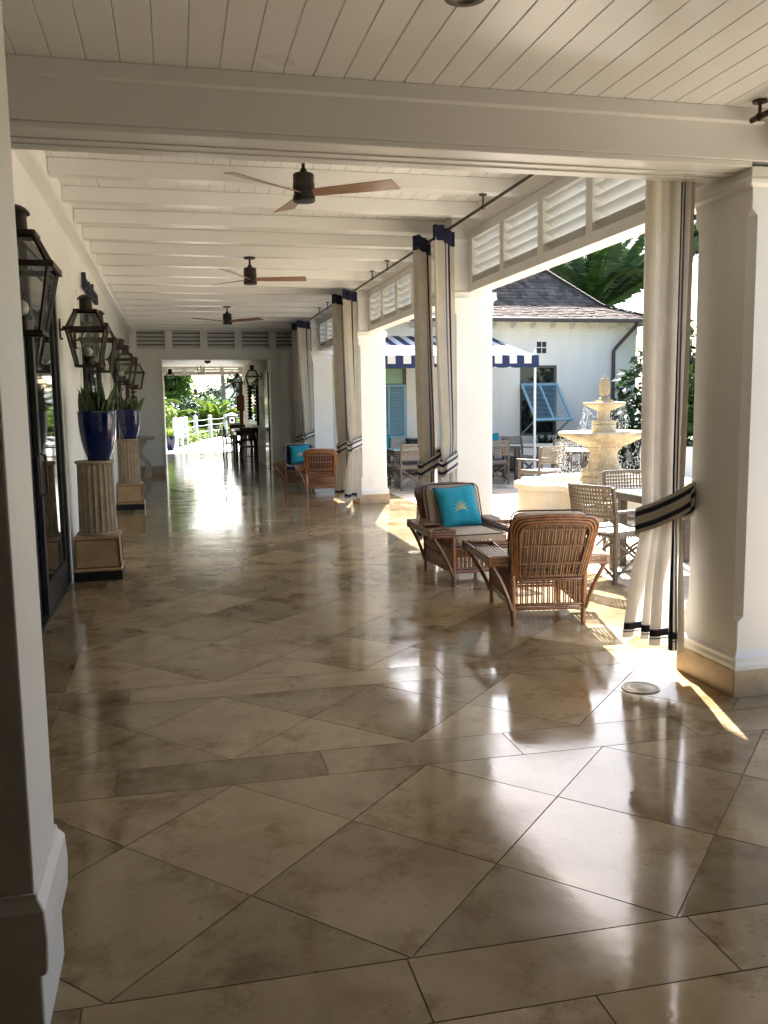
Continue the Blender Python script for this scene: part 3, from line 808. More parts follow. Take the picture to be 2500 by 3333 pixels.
# ------------------------------------------------------------------ curtain rods and curtains
RX, RZ_ = 2.69, 3.30
def make_rod(label, y0, y1, z, x, brk, ztop):
    t = thing('curtain_rod', label, 'curtain rod', (x, y0, z), 0, 'dark curtain rods along the open side')
    MB().tube([(0, 0, 0), (0, y1 - y0, 0)], .014, 12).build('rod', BRONZE, t, smooth=True)
    for b in brk:
        MB().tube([(0, b - y0, 0), (0, b - y0, ztop - z - .006)], .008, 8).lathe([(.035, ztop - z - .010), (.035, ztop - z - .001)], 16, (0, b - y0, 0)).ball((0, b - y0, 0), .021, 10, 8).build('bracket', BRONZE, t, smooth=True)
    return t
rl = ['dark curtain rod above the nearest louvred panel', 'dark curtain rod above the second louvred panel', 'dark curtain rod above the third louvred panel', 'dark curtain rod at the far end of the gallery']
for k in range(4):
    y0 = 4.45 + 4.93 * k; y1 = y0 + 4.8
    if k == 3: y1 = 21.5
    brk = [yj for yj in JY if y0 + .8 < yj < y1 - .6]
    brk = [brk[i] for i in range(len(brk)) if i % 2 == 0 or k == 1]
    if k == 1: brk = [11.03, 11.9]
    if k == 2: brk = [15.5, 16.4]
    if k == 0: brk = [5.68, 7.48]
    make_rod(rl[k], y0, y1, RZ_, RX, brk, 3.405)
make_rod('short dark curtain rod under the near ceiling at the right edge of the picture', -2.8, 3.92, 2.945, 2.79, [3.86, 0.5], 3.02)

def curtain(label, top, mid, bot, ztop, zbot, ztie, nf, amp, tie_anchor, seed, group='tied back canvas curtains', edge=+1, head=True, hem=True, nv=44, nu=150, st=.86, stw=.065):
    """top/mid/bot: ((xa,ya),(xb,yb)) of the curtain's two edges at rod, tie and hem."""
    rnd = random.Random(seed)
    t = thing('curtain', label, 'curtain', (0, 0, 0), 0, group)
    ph = [rnd.uniform(0, 6.28) for _ in range(6)]
    def ends(z):
        def mix(A, B, q): return tuple(tuple(a + (b - a) * q for a, b in zip(p, r)) for p, r in zip(A, B))
        if z > ztie:
            q = (ztop - z) / (ztop - ztie); q = q * q * (3 - 2 * q) * .35 + q ** 2.2 * .65
            return mix(top, mid, q)
        q = (ztie - z) / (ztie - zbot); q = q ** .75
        return mix(mid, bot, q)
    def pt(u, z, extra=0.0):
        (xa, ya), (xb, yb) = ends(z)
        dx, dy = xb - xa, yb - ya; L = math.hypot(dx, dy) or 1
        nx, ny = dy / L, -dx / L
        q = (ztop - z) / (ztop - zbot)
        squeeze = 1 - .45 * math.exp(-((z - ztie) / .22) ** 2)
        s1 = math.sin(2 * PI * nf * u + ph[0] + .5 * math.sin(2.1 * q + ph[1]))
        s2 = math.sin(2 * PI * nf * .5 * u + ph[2] + 1.2 * q) * .45 + math.sin(2 * PI * nf * 1.7 * u + ph[3]) * .2 * (1 - q)
        d = amp * squeeze * (s1 + s2) * (0.8 + .5 * q) + extra
        uu = u + .012 * math.sin(2 * PI * nf * 2 * u + ph[4])
        return (xa + dx * uu + nx * d, ya + dy * uu + ny * d, z + (.012 * math.sin(6 * u + ph[5]) if z <= zbot + .001 else 0))
    mb = MB(); zs = [ztop - .125 - (ztop - .125 - zbot) * (i / nv) for i in range(nv + 1)]
    hz = zbot + .055
    zs = sorted(set(zs + [hz, hz + .036, hz + .044, hz - .008, hz - .016]), reverse=True) if hem else zs
    us = [i / nu for i in range(nu + 1)]
    vs = [pt(u, z) for z in zs for u in us]; n = nu + 1
    fs = []; ms = []
    for i in range(len(zs) - 1):
        zc = (zs[i] + zs[i + 1]) / 2
        for j in range(nu):
            uc = (us[j] + us[j + 1]) / 2; e = uc if edge > 0 else 1 - uc
            mi = 0
            if st < e < st + stw: mi = 1
            elif st - .025 < e < st - .01 or st + stw + .01 < e < st + stw + .025: mi = 2
            if hem and e < st + .07:
                if hz < zc < hz + .036: mi = 1
                elif hz - .016 < zc < hz - .008 or hz + .036 < zc < hz + .044: mi = 2 if mi == 0 else mi
            fs.append((i * n + j, i * n + j + 1, (i + 1) * n + j + 1, (i + 1) * n + j)); ms.append(mi)
    o = len(mb.v); mb.v += vs; mb.f += fs; mb.m += ms
    mb.build('drape', [CURT, CNAVY, CBLUE], t, smooth=True, fix=False)
    if head:
        hb = MB(); rows = [ztop, ztop - .07, ztop - .15]
        vs = [pt(u, z, .006) for z in rows for u in us] + [pt(u, z, -.006) for z in rows for u in us]
        m_ = len(rows) * n
        fs = [(i * n + j, i * n + j + 1, (i + 1) * n + j + 1, (i + 1) * n + j) for i in range(len(rows) - 1) for j in range(nu)]
        fs += [tuple(m_ + k for k in reversed(f)) for f in fs]
        hb.add(vs, fs)
        hb.build('header', NAVY, t, smooth=True, fix=False)
    if tie_anchor is not None:
        (xa, ya), (xb, yb) = ends(ztie)
        ax, ay, az = tie_anchor
        tb_ = MB(); hw = .078
        dx, dy = xb - xa, yb - ya; L = math.hypot(dx, dy); nx, ny = dy / L, -dx / L
        if nx > 0: nx, ny = -nx, -ny           # front is the gallery side
        depth = amp * 1.15 + .018
        (fx, fy), (gx, gy) = ((xa, ya), (xb, yb))
        if math.hypot(fx - ax, fy - ay) < math.hypot(gx - ax, gy - ay): (fx, fy), (gx, gy) = (gx, gy), (fx, fy)
        # loop: anchor -> front near edge -> front far edge -> around back -> anchor
        zt = ztie
        loop = [(ax, ay, az), (gx + nx * depth * .9, gy + ny * depth * .9, az - (az - zt) * .25), ((fx + gx) / 2 + nx * depth, (fy + gy) / 2 + ny * depth, az - (az - zt) * .62), (fx + nx * depth * .8, fy + ny * depth * .8, zt + .02),
                (fx - (gx - fx) * .03, fy - (gy - fy) * .03, zt), (fx - nx * depth * .9, fy - ny * depth * .9, zt + .04), (gx - nx * depth, gy - ny * depth, az - (az - zt) * .3), (ax + .01, ay + .01, az)]
        pth = catmull(loop, 8)
        prof = [(-1, 0), (-.72, 0), (-.69, 2), (-.66, 1), (-.36, 1), (-.33, 2), (-.3, 0), (.3, 0), (.33, 2), (.36, 1), (.66, 1), (.69, 2), (.72, 0), (1, 0)]
        vs = []
        for p in pth:
            for q, _ in prof: vs.append((p.x, p.y, p.z + q * hw))
        k_ = len(prof); fs = []; ms = []
        for i in range(len(pth) - 1):
            for j in range(k_ - 1):
                fs.append((i * k_ + j, i * k_ + j + 1, (i + 1) * k_ + j + 1, (i + 1) * k_ + j))
                ms.append(1 if (prof[j][1] == 1 and prof[j + 1][1] == 1) else (2 if (prof[j][1] == 2 or prof[j + 1][1] == 2) else 0))
        tb_.v += vs; tb_.f += fs; tb_.m += ms
        ob = tb_.build('tieback', [CURT, CNAVY, CBLUE], t, smooth=True, fix=False)
        md = ob.modifiers.new('thickness', 'SOLIDIFY'); md.thickness = .008; md.offset = 0
        MB().ball((ax, ay, az), .011, 10, 8).build('tieback_hook', BRONZE, t, smooth=True)
    return t
# nearest curtain beside the big column
curtain('cream curtain nearest the camera, wide navy striped tieback fixed to the big column', ((2.655, 4.70), (2.78, 4.38)), ((2.69, 4.70), (2.80, 4.44)), ((2.64, 4.80), (2.79, 4.36)), 3.34, .17, .87, 4.5, .036, (2.887, 4.47, 1.06), 5, st=.80, stw=.03)
def pair(k, labA, labB, anchor_dx=0):
    y0 = 4.04 + 4.93 * k
    # near-side panel (opens the bay nearer the camera) and far-side panel
    curtain(labA, ((2.56, y0 - .46), (2.86, y0 - .06)), ((2.66, y0 - .38), (2.85, y0 - .06)), ((2.54, y0 - .55), (2.87, y0 - .05)), 3.36, .12, .93, 5, .04, (2.885, y0 + .04, 1.05), 20 + k, st=.60)
    curtain(labB, ((2.53, y0 + .12), (2.80, y0 + .55)), ((2.60, y0 + .22), (2.84, y0 + .50)), ((2.52, y0 + .1), (2.86, y0 + .6)), 3.36, .12, .88, 5, .04, (2.885, y0 + .47, 1.04), 30 + k, st=.62)
pair(1, 'cream striped curtain hanging in front of the second column', 'cream striped curtain behind its twin at the second column, tied with a banded strap')
pair(2, 'cream striped curtain with a double tieback at the third column', 'cream striped curtain on the far side of the third column, mostly behind its twin')
pair(3, 'grey shaded curtain gathered at the fourth column behind the navy chairs', 'shaded curtain hidden at the far side of the fourth column')
curtain('narrow shaded curtain tied beside the end wall', ((2.86, 20.95), (2.90, 21.25)), ((2.90, 21.0), (2.92, 21.16)), ((2.84, 20.9), (2.92, 21.3)), 2.93, .08, 1.02, 4, .03, (2.93, 21.35, 1.1), 44)

# ------------------------------------------------------------------ wicker armchairs
def make_armchair(label, loc, rz, cushion, piping, tray=True):
    t = thing('wicker_armchair', label, 'armchair', loc, rz, 'wicker armchairs along the veranda')
    def bundle(mb, path, offs, r):
        for ox, oy, oz in offs: mb.tube([(p[0] + ox, p[1] + oy, p[2] + oz) for p in path], r, 6)
    # legs
    for sx in (-1, 1):
        MB().tube([(sx * .255, -.41, 0), (sx * .258, -.40, .14), (sx * .262, -.40, .38)], [.017, .021, .021], 10).build('leg', WICK, t, smooth=True)
        MB().tube([(sx * .27, .37, 0), (sx * .27, .37, .14), (sx * .272, .37, .50)], [.019, .023, .023], 10).build('leg', WICK, t, smooth=True)
    fr = MB()
    for z in (.125, .152, .335, .362):
        fr.tube([(-.262, -.40, z), (.262, -.40, z)], .0125, 8)
        fr.tube([(-.27, .37, z), (.27, .37, z)], .0125, 8)
        for sx in (-1, 1): fr.tube([(sx * .262, -.40, z), (sx * .272, .37, z)], .0125, 8)
    fr.build('seat_frame', WICK, t, smooth=True)
    for yq in (-.402, .368):
        sl_ = MB()
        for i in range(13):
            x = -.235 + .47 * i / 12
            for d in (-.007, .007): sl_.tube([(x + d, yq, .15), (x + d, yq, .34)], .006, 5)
        sl_.build('skirt_slats', WICK, t, smooth=True)
    for sx in (-1, 1):
        sp = MB()
        for i in range(19):
            y = -.37 + .71 * i / 18
            sp.tube([(sx * .268, y, .15), (sx * .276, y, .34), (sx * .285, y, .485)], .0075, 5)
        sp.tube([(sx * .267, -.40, .25), (sx * .273, .37, .25)], .008, 6)
        sp.build('side_panel', WICK, t, smooth=True)
        # arm: bundled rim, slatted top, wrapped ends
        ar = MB()
        xi = .275
        def xo_(y): return .425 + .065 * (y + .4) / .8
        for dz in (0, .022, .044):
            ar.tube([(sx * xi, -.43, .455 + dz), (sx * xi, .42, .455 + dz)], .011, 6)
            ar.tube([(sx * xo_(-.4), -.40, .455 + dz), (sx * xo_(.4), .40, .455 + dz)], .011, 6)
            ar.tube([(sx * xi, .42, .455 + dz), (sx * (xo_(.4) - .02), .425, .455 + dz), (sx * xo_(.4), .40, .455 + dz)], .011, 6)
            ar.tube([(sx * xi, -.43, .455 + dz), (sx * (xo_(-.4) - .02), -.425, .455 + dz), (sx * xo_(-.4), -.40, .455 + dz)], .011, 6)
        for i in range(7):
            qx = (i + .5) / 7
            ar.tube([(sx * (xi + (xo_(-.42) - xi) * qx), -.42, .508), (sx * (xi + (xo_(.02) - xi) * qx), .02, .508)], .0095, 6)
        for i in range(7):
            qx = (i + .5) / 7
            ar.tube([(sx * (xi + (xo_(.29) - xi) * qx), .29, .508), (sx * (xi + (xo_(.4) - xi) * qx), .41, .508)], .0095, 6)
        for y in (.02, .29): ar.tube([(sx * xi, y, .51), (sx * xo_(y), y, .51)], .011, 6)
        for i in range(9):
            y = .05 + .03 * i
            ar.tube([(sx * xi, y, .45), (sx * xo_(y), y, .45)], .006, 5)
        ar.build('arm', WICK, t, smooth=True)
        for y in (-.40, .395):
            for x in (xi, xo_(y)):
                MB().box(sx * x - .017, sx * x + .017, y - .03, y + .03, .440, .514).build('arm_binding', BINDM, t, bevel=.006)
        # flared braces
        MB().tube(bez((sx * .42, -.40, .455), (sx * .33, -.41, .33), (sx * .268, -.41, .12), 10), .0165, 8).build('brace', WICK, t, smooth=True)
        MB().tube(bez((sx * .475, .40, .455), (sx * .36, .40, .30), (sx * .278, .38, .10), 10), .0165, 8).build('brace', WICK, t, smooth=True)
    # back frame: bundle of four rods in a rounded U leaning back
    def by(z): return -.405 - .20 * max(0, (z - .36)) / .46
    path = []
    hw0, hw1, zt, rr = .262, .305, .815, .075
    for i in range(8):
        z = .36 + (zt - rr - .36) * i / 7; path.append((-(hw0 + (hw1 - hw0) * i / 7), by(z), z))
    for i in range(1, 7):
        a = PI / 2 * i / 6; z = zt - rr + rr * math.sin(a); path.append((-(hw1 - rr + rr * math.cos(a)), by(z), z))
    for i in range(1, 8):
        q = i / 8; x = -(hw1 - rr) + 2 * (hw1 - rr) * q; path.append((x, by(zt) , zt + .012 * math.sin(PI * q)))
    path += [(-x, y, z) for x, y, z in path[:14]][::-1]
    bf = MB()
    def inward(k):
        return [(p[0] * (1 - k * .019 / .3), p[1], .36 + (p[2] - .36) * (1 - k * .019 / .46)) for p in path]
    for k in range(4): bf.tube(inward(k), .0105, 6)
    for k in range(3): bf.tube([(p[0], p[1] + .019, p[2]) for p in inward(k + .5)], .0105, 6)
    bf.build('back_frame', WICK, t, smooth=True)
    bs = MB(); n = 11
    for i in range(n):
        q = (i + .5) / n; x0 = -.245 + .49 * q; x1 = -.255 + .51 * q
        for d in (-.0085, .0085):
            bs.tube([(x0 + d, by(.36), .36), (x1 + d, by(.6), .6), (x1 * 1.02 + d, by(.79), .787)], .0058, 5)
    bs.build('back_slats', WICK, t, smooth=True)
    bb = MB()
    for z in (.465, .60, .725):
        hw = hw0 + (hw1 - hw0) * (z - .36) / .42 - .03
        for s_ in (-1, 1):
            bb.tube([(-hw + 2 * hw * i / 52, by(z) - .012 + .004 * s_ * math.cos(i * PI / 2), z + s_ * .006 * math.sin(i * PI / 2 + .4)) for i in range(53)], .0042, 5)
        bb.tube([(-hw, by(z) + .008, z), (hw, by(z) + .008, z)], .006, 5)
    bb.build('back_binding', BINDM, t, smooth=True)
    # cushions
    M = Matrix.Translation((0, .015, .385))
    sc_ = weld(rbox((.50, .70, .13), .045, 8, .012, M).build('seat_cushion', cushion, t, smooth=True))
    pp_ = MB()
    for z in (.330, .452):
        k = [(a * .240, .015 + b * .335, z - .004) for a, b in ((-1, -1), (1, -1), (1, 1), (-1, 1), (-1, -1))]
        pp_.tube(k, .0055, 6)
    pp_.build('piping', piping, sc_, smooth=True)
    M = Matrix.Translation((0, -.365, .615)) @ Matrix.Rotation(R(22), 4, 'X')
    bc = weld(rbox((.545, .135, .44), .06, 8, .02, M).build('back_cushion', cushion, t, smooth=True))
    pb = MB()
    for yy in (-.055, .055):
        lp = []
        for cx, cz, a0 in ((.21, .155, 0), (-.21, .155, 90), (-.21, -.155, 180), (.21, -.155, 270)):
            for i in range(5):
                a = R(a0 + 22.5 * i); lp.append(M @ Vector((cx + .058 * math.cos(a), yy, cz + .06 * math.sin(a))))
        pb.tube(lp + [lp[0]], .0062, 6)
    pb.build('piping', piping, bc, smooth=True)
    return t
def make_pillow(label, M, size=.40, mat_=TEAL, emblem=True, group='teal throw pillows', th=.075):
    t = thing('throw_pillow', label, 'pillow', M.translation, 0, group)
    t.rotation_euler = M.to_euler()
    n = 18; h = size / 2
    def P(u, v, s_):
        k = max(0, (1 - u ** 4)) ** .6 * max(0, (1 - v ** 4)) ** .6
        pin = 1 + .05 * (abs(u * v)) ** 2 - .045 * ((1 - abs(v) ** 2) * abs(u) ** 6 + (1 - abs(u) ** 2) * abs(v) ** 6)
        wr = .004 * math.sin(9 * u + 5 * v) * math.sin(7 * v - 3 * u)
        return Vector((u * h * pin, s_ * (th * k + wr * k), v * h * pin))
    mb = MB()
    for s_ in (-1, 1):
        vs = [P(-1 + 2 * i / n, -1 + 2 * j / n, s_) for i in range(n + 1) for j in range(n + 1)]
        mb.add(vs, [(i * (n + 1) + j, i * (n + 1) + j + 1, (i + 1) * (n + 1) + j + 1, (i + 1) * (n + 1) + j) for i in range(n) for j in range(n)])
    c_ = weld(mb.build('cover', mat_, t, smooth=True))
    rim = [P(u, -1, 0) for u in [-1 + 2 * i / 8 for i in range(8)]] + [P(1, v, 0) for v in [-1 + 2 * i / 8 for i in range(8)]] + [P(-u, 1, 0) for u in [-1 + 2 * i / 8 for i in range(8)]] + [P(-1, -v, 0) for v in [-1 + 2 * i / 8 for i in range(9)]]
    MB().tube(rim, .004, 6).build('piping', NAVY, t, smooth=True)
    if emblem:
        e = MB()
        for k in range(-4, 5):
            a = k * R(18); L = .165 * (1 - .055 * abs(k)); pts = []
            for i in range(6):
                q = i / 5; rad = .02 + L * q * 1.6; bend = a * (1 + .35 * q)
                u = rad * math.sin(bend) * 1.5; v = -.26 + rad * math.cos(bend) * 1.65 - (.05 * q * q if abs(k) > 2 else 0)
                pts.append((u, v))
            for i in range(5):
                (u0, v0), (u1, v1) = pts[i], pts[i + 1]
                w0 = .020 * math.sin(PI * (.12 + .8 * i / 5)); w1 = .020 * math.sin(PI * (.12 + .8 * (i + 1) / 5)) if i < 4 else .002
                dx, dy = u1 - u0, v1 - v0; l = math.hypot(dx, dy); px, py = -dy / l, dx / l
                q4 = [P(u0 + px * w0, v0 + py * w0, 1), P(u0 - px * w0, v0 - py * w0, 1), P(u1 - px * w1, v1 - py * w1, 1), P(u1 + px * w1, v1 + py * w1, 1)]
                e.add([(p.x, p.y + .003, p.z) for p in q4], [(0, 1, 2, 3)])
        e.build('embroidered_emblem', GOLD, t, fix=False)
    return t
ch1 = make_armchair('wicker armchair seen from behind in the near pair, beige cushions', (2.635, 6.15, 0), R(-10), BEIGE, PIPE)
ch2 = make_armchair('wicker armchair facing the camera beyond it in the near pair, teal pillow on beige cushions', (2.575, 7.62, 0), R(183), BEIGE, PIPE)
ch3 = make_armchair('wicker armchair seen from behind in the far pair, navy cushions', (2.59, 15.98, 0), R(-10), NAVY, NPIPE)
ch4 = make_armchair('wicker armchair facing the camera in the far pair, navy back cushion', (2.36, 17.25, 0), R(172), NAVY, NPIPE)
def pillow_on(ch, label, dx=0.0, tilt=17):
    M = Matrix.Translation(ch.location) @ Matrix.Rotation(ch.rotation_euler.z, 4, 'Z') @ Matrix.Translation((dx, -.215, .635)) @ Matrix.Rotation(R(tilt + 8), 4, 'X') @ Matrix.Rotation(R(4), 4, 'Y')
    return make_pillow(label, M)
pillow_on(ch2, 'teal pillow with a gold leaf emblem on the near beige armchair', .0)
pillow_on(ch4, 'teal pillow with a gold leaf emblem on the far navy armchair', -.02)

# ------------------------------------------------------------------ floor drain covers
for x, y, l in ((2.478, 4.30, 'round steel floor cover in the glaring sun patch by the big column'), (2.50, 9.05, 'round steel floor cover near the second column beside the wicker chairs')):
    t = thing('floor_cover', l, 'floor cover', (x, y, .001), 0, 'round floor covers')
    MB().lathe([(.105, 0), (.105, .004), (.1, .0055), (.094, .0055), (.092, .004), (.05, .004), (.048, .0055), (.001, .0055)], 40).build('plate', STEEL, t, smooth=True)

# ------------------------------------------------------------------ fountain
t = thing('fountain', 'tiered cream stone fountain topped with a carved pineapple', 'fountain', (5.96, 11.5, 0))
def quatre(h, lobe, z, off=0.0, n=12):
    pts = []
    for q in range(4):
        a = q * PI / 2
        seg = [(h + off, -h - off), (h + off, -.70 * h - off * .3)]
        # lobe arc bulging outwards
        c_ = .70 * h
        for i in range(n + 1):
            s_ = -1 + 2 * i / n
            seg.append((h + .03 + (lobe - h) * (1 - s_ * s_) ** .5 * .94 + off, s_ * (c_ - .06)))
        seg += [(h + off, .70 * h + off * .3)]
        for x, y in seg: pts.append((x * math.cos(a) - y * math.sin(a), x * math.sin(a) + y * math.cos(a), z))
    return pts
MB().loft([quatre(.86, 1.24, 0), quatre(.86, 1.24, .40)], caps=False).build('basin_wall', FBASIN, t)
rim = MB(); o1, o2, i2, i1 = quatre(.9, 1.3, .40), quatre(.9, 1.3, .47), [(math.cos(0), 0, 0)], None
N4 = len(o1)
def circ(r, z):
    out = []
    for p in o1:
        a = math.atan2(p[1], p[0]); out.append((r * math.cos(a), r * math.sin(a), z))
    return out
rim.loft([o1, o2, [(p[0] * .985, p[1] * .985, .482) for p in o2], circ(.86, .482), circ(.84, .47), circ(.84, .2)], caps=False)
rim.build('basin_rim', FBASIN, t)
MB().lathe([(.85, .385), (.001, .385)], 48, caps=False).build('basin_water', WATER, t)
MB().lathe([(.39, .30), (.40, .42), (.385, .455), (.35, .47), (.345, .50), (.335, .53), (.31, .54), (.318, .565), (.325, .60), (.318, .625), (.29, .635), (.255, .655), (.225, .70), (.205, .74),
            (.192, .80), (.192, .86), (.205, .90), (.25, .935), (.258, .95), (.25, .965)], 48).build('pedestal', FOUNT, t, smooth=True)
MB().lathe([(.25, .955), (.30, .975), (.42, 1.03), (.53, 1.085), (.60, 1.115), (.63, 1.12), (.643, 1.14), (.643, 1.165), (.625, 1.178), (.60, 1.178), (.5, 1.15), (.2, 1.13), (.12, 1.13)], 64).build('large_bowl', FOUNT, t, smooth=True)
MB().lathe([(.595, 1.172), (.1, 1.174)], 48, caps=False).build('bowl_water', WATER, t)
MB().lathe([(.17, 1.14), (.172, 1.22), (.162, 1.23), (.168, 1.25), (.165, 1.27), (.15, 1.28), (.17, 1.29), (.176, 1.31), (.17, 1.325), (.11, 1.335), (.085, 1.36), (.078, 1.42), (.085, 1.47), (.1, 1.485)], 40).build('stem', FOUNT, t, smooth=True)
MB().lathe([(.09, 1.48), (.15, 1.492), (.22, 1.52), (.27, 1.55), (.29, 1.555), (.298, 1.57), (.297, 1.585), (.28, 1.592), (.2, 1.58), (.08, 1.575)], 48).build('small_bowl', FOUNT, t, smooth=True)
MB().lathe([(.275, 1.589), (.05, 1.59)], 32, caps=False).build('bowl_water', WATER, t)
pn = MB().box(-.09, .09, -.09, .09, 1.57, 1.625)
pn.lathe([(.075, 1.625), (.078, 1.645), (.045, 1.66), (.03, 1.675), (.04, 1.69), (.052, 1.70)], 24)
rows = 11
for k in range(rows):
    z = 1.70 + .23 * k / rows; rr_ = .064 * math.sin(PI * (.24 + .66 * k / rows)) ** .7
    m_ = 11
    for j in range(m_):
        a = 2 * PI * (j + .5 * (k % 2)) / m_
        pn.ball((rr_ * math.cos(a), rr_ * math.sin(a), z), .0175, 6, 5)
pn.lathe([(.045, 1.69), (.06, 1.78), (.05, 1.88), (.02, 1.94), (.012, 1.97), (.001, 1.99)], 16)
pn.build('pineapple_finial', FOUNT, t, smooth=True)
dr = MB(); rnd = random.Random(4)
OCT = [(1, 0, 0), (-1, 0, 0), (0, 1, 0), (0, -1, 0), (0, 0, 3.4), (0, 0, -3.4)]
OF = [(0, 2, 4), (2, 1, 4), (1, 3, 4), (3, 0, 4), (2, 0, 5), (1, 2, 5), (3, 1, 5), (0, 3, 5)]
def drops(n, r0, z0, z1, spread, smin, smax):
    for _ in range(n):
        a = rnd.uniform(0, 2 * PI)
        a = round(a / (2 * PI) * 26) / 26 * 2 * PI + rnd.gauss(0, .06)
        q = rnd.random() ** .85; z = z0 + (z1 - z0) * q
        r_ = r0 + spread * q * .7 + rnd.gauss(0, .012 + .02 * q); s_ = rnd.uniform(smin, smax)
        c_ = (r_ * math.cos(a), r_ * math.sin(a), z)
        dr.add([(c_[0] + v[0] * s_, c_[1] + v[1] * s_, c_[2] + v[2] * s_) for v in OCT], OF)
drops(1500, .60, 1.12, .42, .09, .0018, .0042)
drops(620, .285, 1.545, 1.19, .05, .0016, .0036)
for _ in range(420):
    a = rnd.uniform(0, 2 * PI); r_ = rnd.uniform(.42, .82); s_ = rnd.uniform(.003, .007); z = .39 + abs(rnd.gauss(0, .035))
    dr.add([(r_ * math.cos(a) + v[0] * s_, r_ * math.sin(a) + v[1] * s_, z + v[2] * s_) for v in OCT], OF)
stuff(dr.build('water_drops', DROP, t, fix=False))

# ------------------------------------------------------------------ courtyard furniture
def make_dchair(label, loc, rz):
    t = thing('woven_chair', label, 'chair', loc, rz, 'woven courtyard dining chairs')
    # faces +Y; back at y=-.25
    for sx in (-1, 1):
        MB().bar((sx * .26, -.25, 0), (sx * .26, -.25, .58), .034, .034).bar((sx * .26, -.25, .58), (sx * .265, -.30, .86), .034, .03).build('leg', TAUPE, t, bevel=.004)
        MB().bar((sx * .26, .24, 0), (sx * .26, .24, .62), .034, .034).build('leg', TAUPE, t, bevel=.004)
        MB().bar((sx * .26, -.26, .635), (sx * .26, .29, .635), .055, .024).build('arm', TAUPE, t, bevel=.005)
    st = MB()
    for y in (-.25, .24):
        st.bar((-.26, y + .015, .06), (.26, y + .015, .40), .014, .022).bar((-.26, y - .015, .40), (.26, y - .015, .06), .014, .022)
    for sx in (-1, 1):
        st.bar((sx * .27, -.25, .06), (sx * .27, .24, .38), .012, .02).bar((sx * .25, -.25, .38), (sx * .25, .24, .06), .012, .02)
        st.bar((sx * .26, -.25, .10), (sx * .26, .24, .10), .016, .022)
        st.bar((sx * .26, -.25, .43), (sx * .26, .24, .43), .022, .03)
    for y in (-.25, .24): st.bar((-.26, y, .43), (.26, y, .43), .022, .03)
    st.build('cross_braces', TAUPE, t)
    se = MB()
    for i in range(15):
        x = -.24 + .48 * i / 14; d = .01 * math.sin(PI * i / 14)
        se.tube([(x, -.255, .40), (x, -.25, .452 - d), (x, 0, .44 - d * 2), (x, .24, .452 - d), (x, .255, .40)], .0115, 5)
    for j in range(15):
        y = -.235 + .46 * j / 14
        se.tube([(-.275, y, .40), (-.262, y, .455), (0, y, .435), (.262, y, .455), (.275, y, .40)], .0105, 5)
    se.build('woven_seat', WEAVE, t, smooth=True)
    bk = MB()
    def bp(x, z): return (x, -.268 - .045 * (1 - (x / .26) ** 2) - .05 * (z - .58) / .28, z)
    for i in range(16):
        x = -.24 + .48 * i / 15
        bk.tube([bp(x, .595 + .26 * k / 4) for k in range(5)], .0088, 5)
    for j in range(8):
        z = .60 + .25 * j / 7
        bk.tube([bp(-.255 + .51 * k / 8, z) for k in range(9)], .0092, 5)
    for z in (.592, .858): bk.tube([bp(-.26 + .52 * k / 8, z) for k in range(9)], .015, 6)
    bk.build('woven_back', WEAVE, t, smooth=True)
    return t
GD = 'woven courtyard dining chairs'
d0 = make_dchair('woven chair in full sun just behind the near wicker pair, beside the nearest curtain', (3.86, 7.22, 0), R(-72))
for l, x, y, rz in (('woven chair across the near glass table, its dark back against the fountain', 4.62, 8.15, 172),
                    ('woven chair seen through the slit between the nearest curtain and the big column', 4.85, 6.95, 60),
                    ('woven chair seen from behind just right of the third column', 4.30, 15.95, 0),
                    ('woven chair half hidden by the third column', 3.95, 16.75, -75),
                    ('woven chair seen from behind just right of the second column', 6.15, 16.5, -12),
                    ('woven chair in shade behind the one right of the second column', 6.35, 18.0, 185),
                    ('woven chair with its back turned, standing alone in the sun left of the fountain', 6.05, 13.95, 20),
                    ('woven chair at the far side of the sunlit round table', 7.35, 15.6, 160),
                    ('woven chair in shade beside the white awning post', 7.25, 17.75, 200)):
    dup(d0, (x, y, 0), R(rz), l)
def make_table(label, loc, r, name='glass_table', round_=True, leg=DWICK):
    t = thing(name, label, 'table', loc, 0, 'glass topped courtyard tables')
    if round_:
        MB().lathe([(r - .012, .725), (r, .728), (r, .738), (r - .012, .741), (.001, .741)], 48).build('tabletop', TGLASS, t, smooth=True)
        MB().lathe([(r - .03, .68), (r - .015, .685), (r - .015, .7245), (r - .06, .7245)], 48).build('apron', leg, t, smooth=True)
    else:
        MB().box(-r, r, -r, r, .727, .741).build('tabletop', TGLASS, t, bevel=.003)
        MB().box(-r + .01, r - .01, -r + .01, r - .01, .66, .7265).build('apron', leg, t, bevel=.003)
    for sx in (-1, 1):
        for sy in (-1, 1):
            k = r * .62 if round_ else r - .07
            MB().box(sx * k - .035, sx * k + .035, sy * k - .035, sy * k + .035, 0, .679 if round_ else .659).build('leg', leg, t, bevel=.004)
    return t
make_table('square glass table beside the nearest curtain, pale top catching the sky', (4.55, 7.35, 0), .42, round_=False)
make_table('round pale glass table in the sun behind the fountain jets', (7.15, 14.75, 0), .55)
make_table('square dark legged table beside the third column', (4.42, 16.55, 0), .40, round_=False)
make_table('square dark legged table right of the second column', (6.45, 17.25, 0), .42, round_=False)
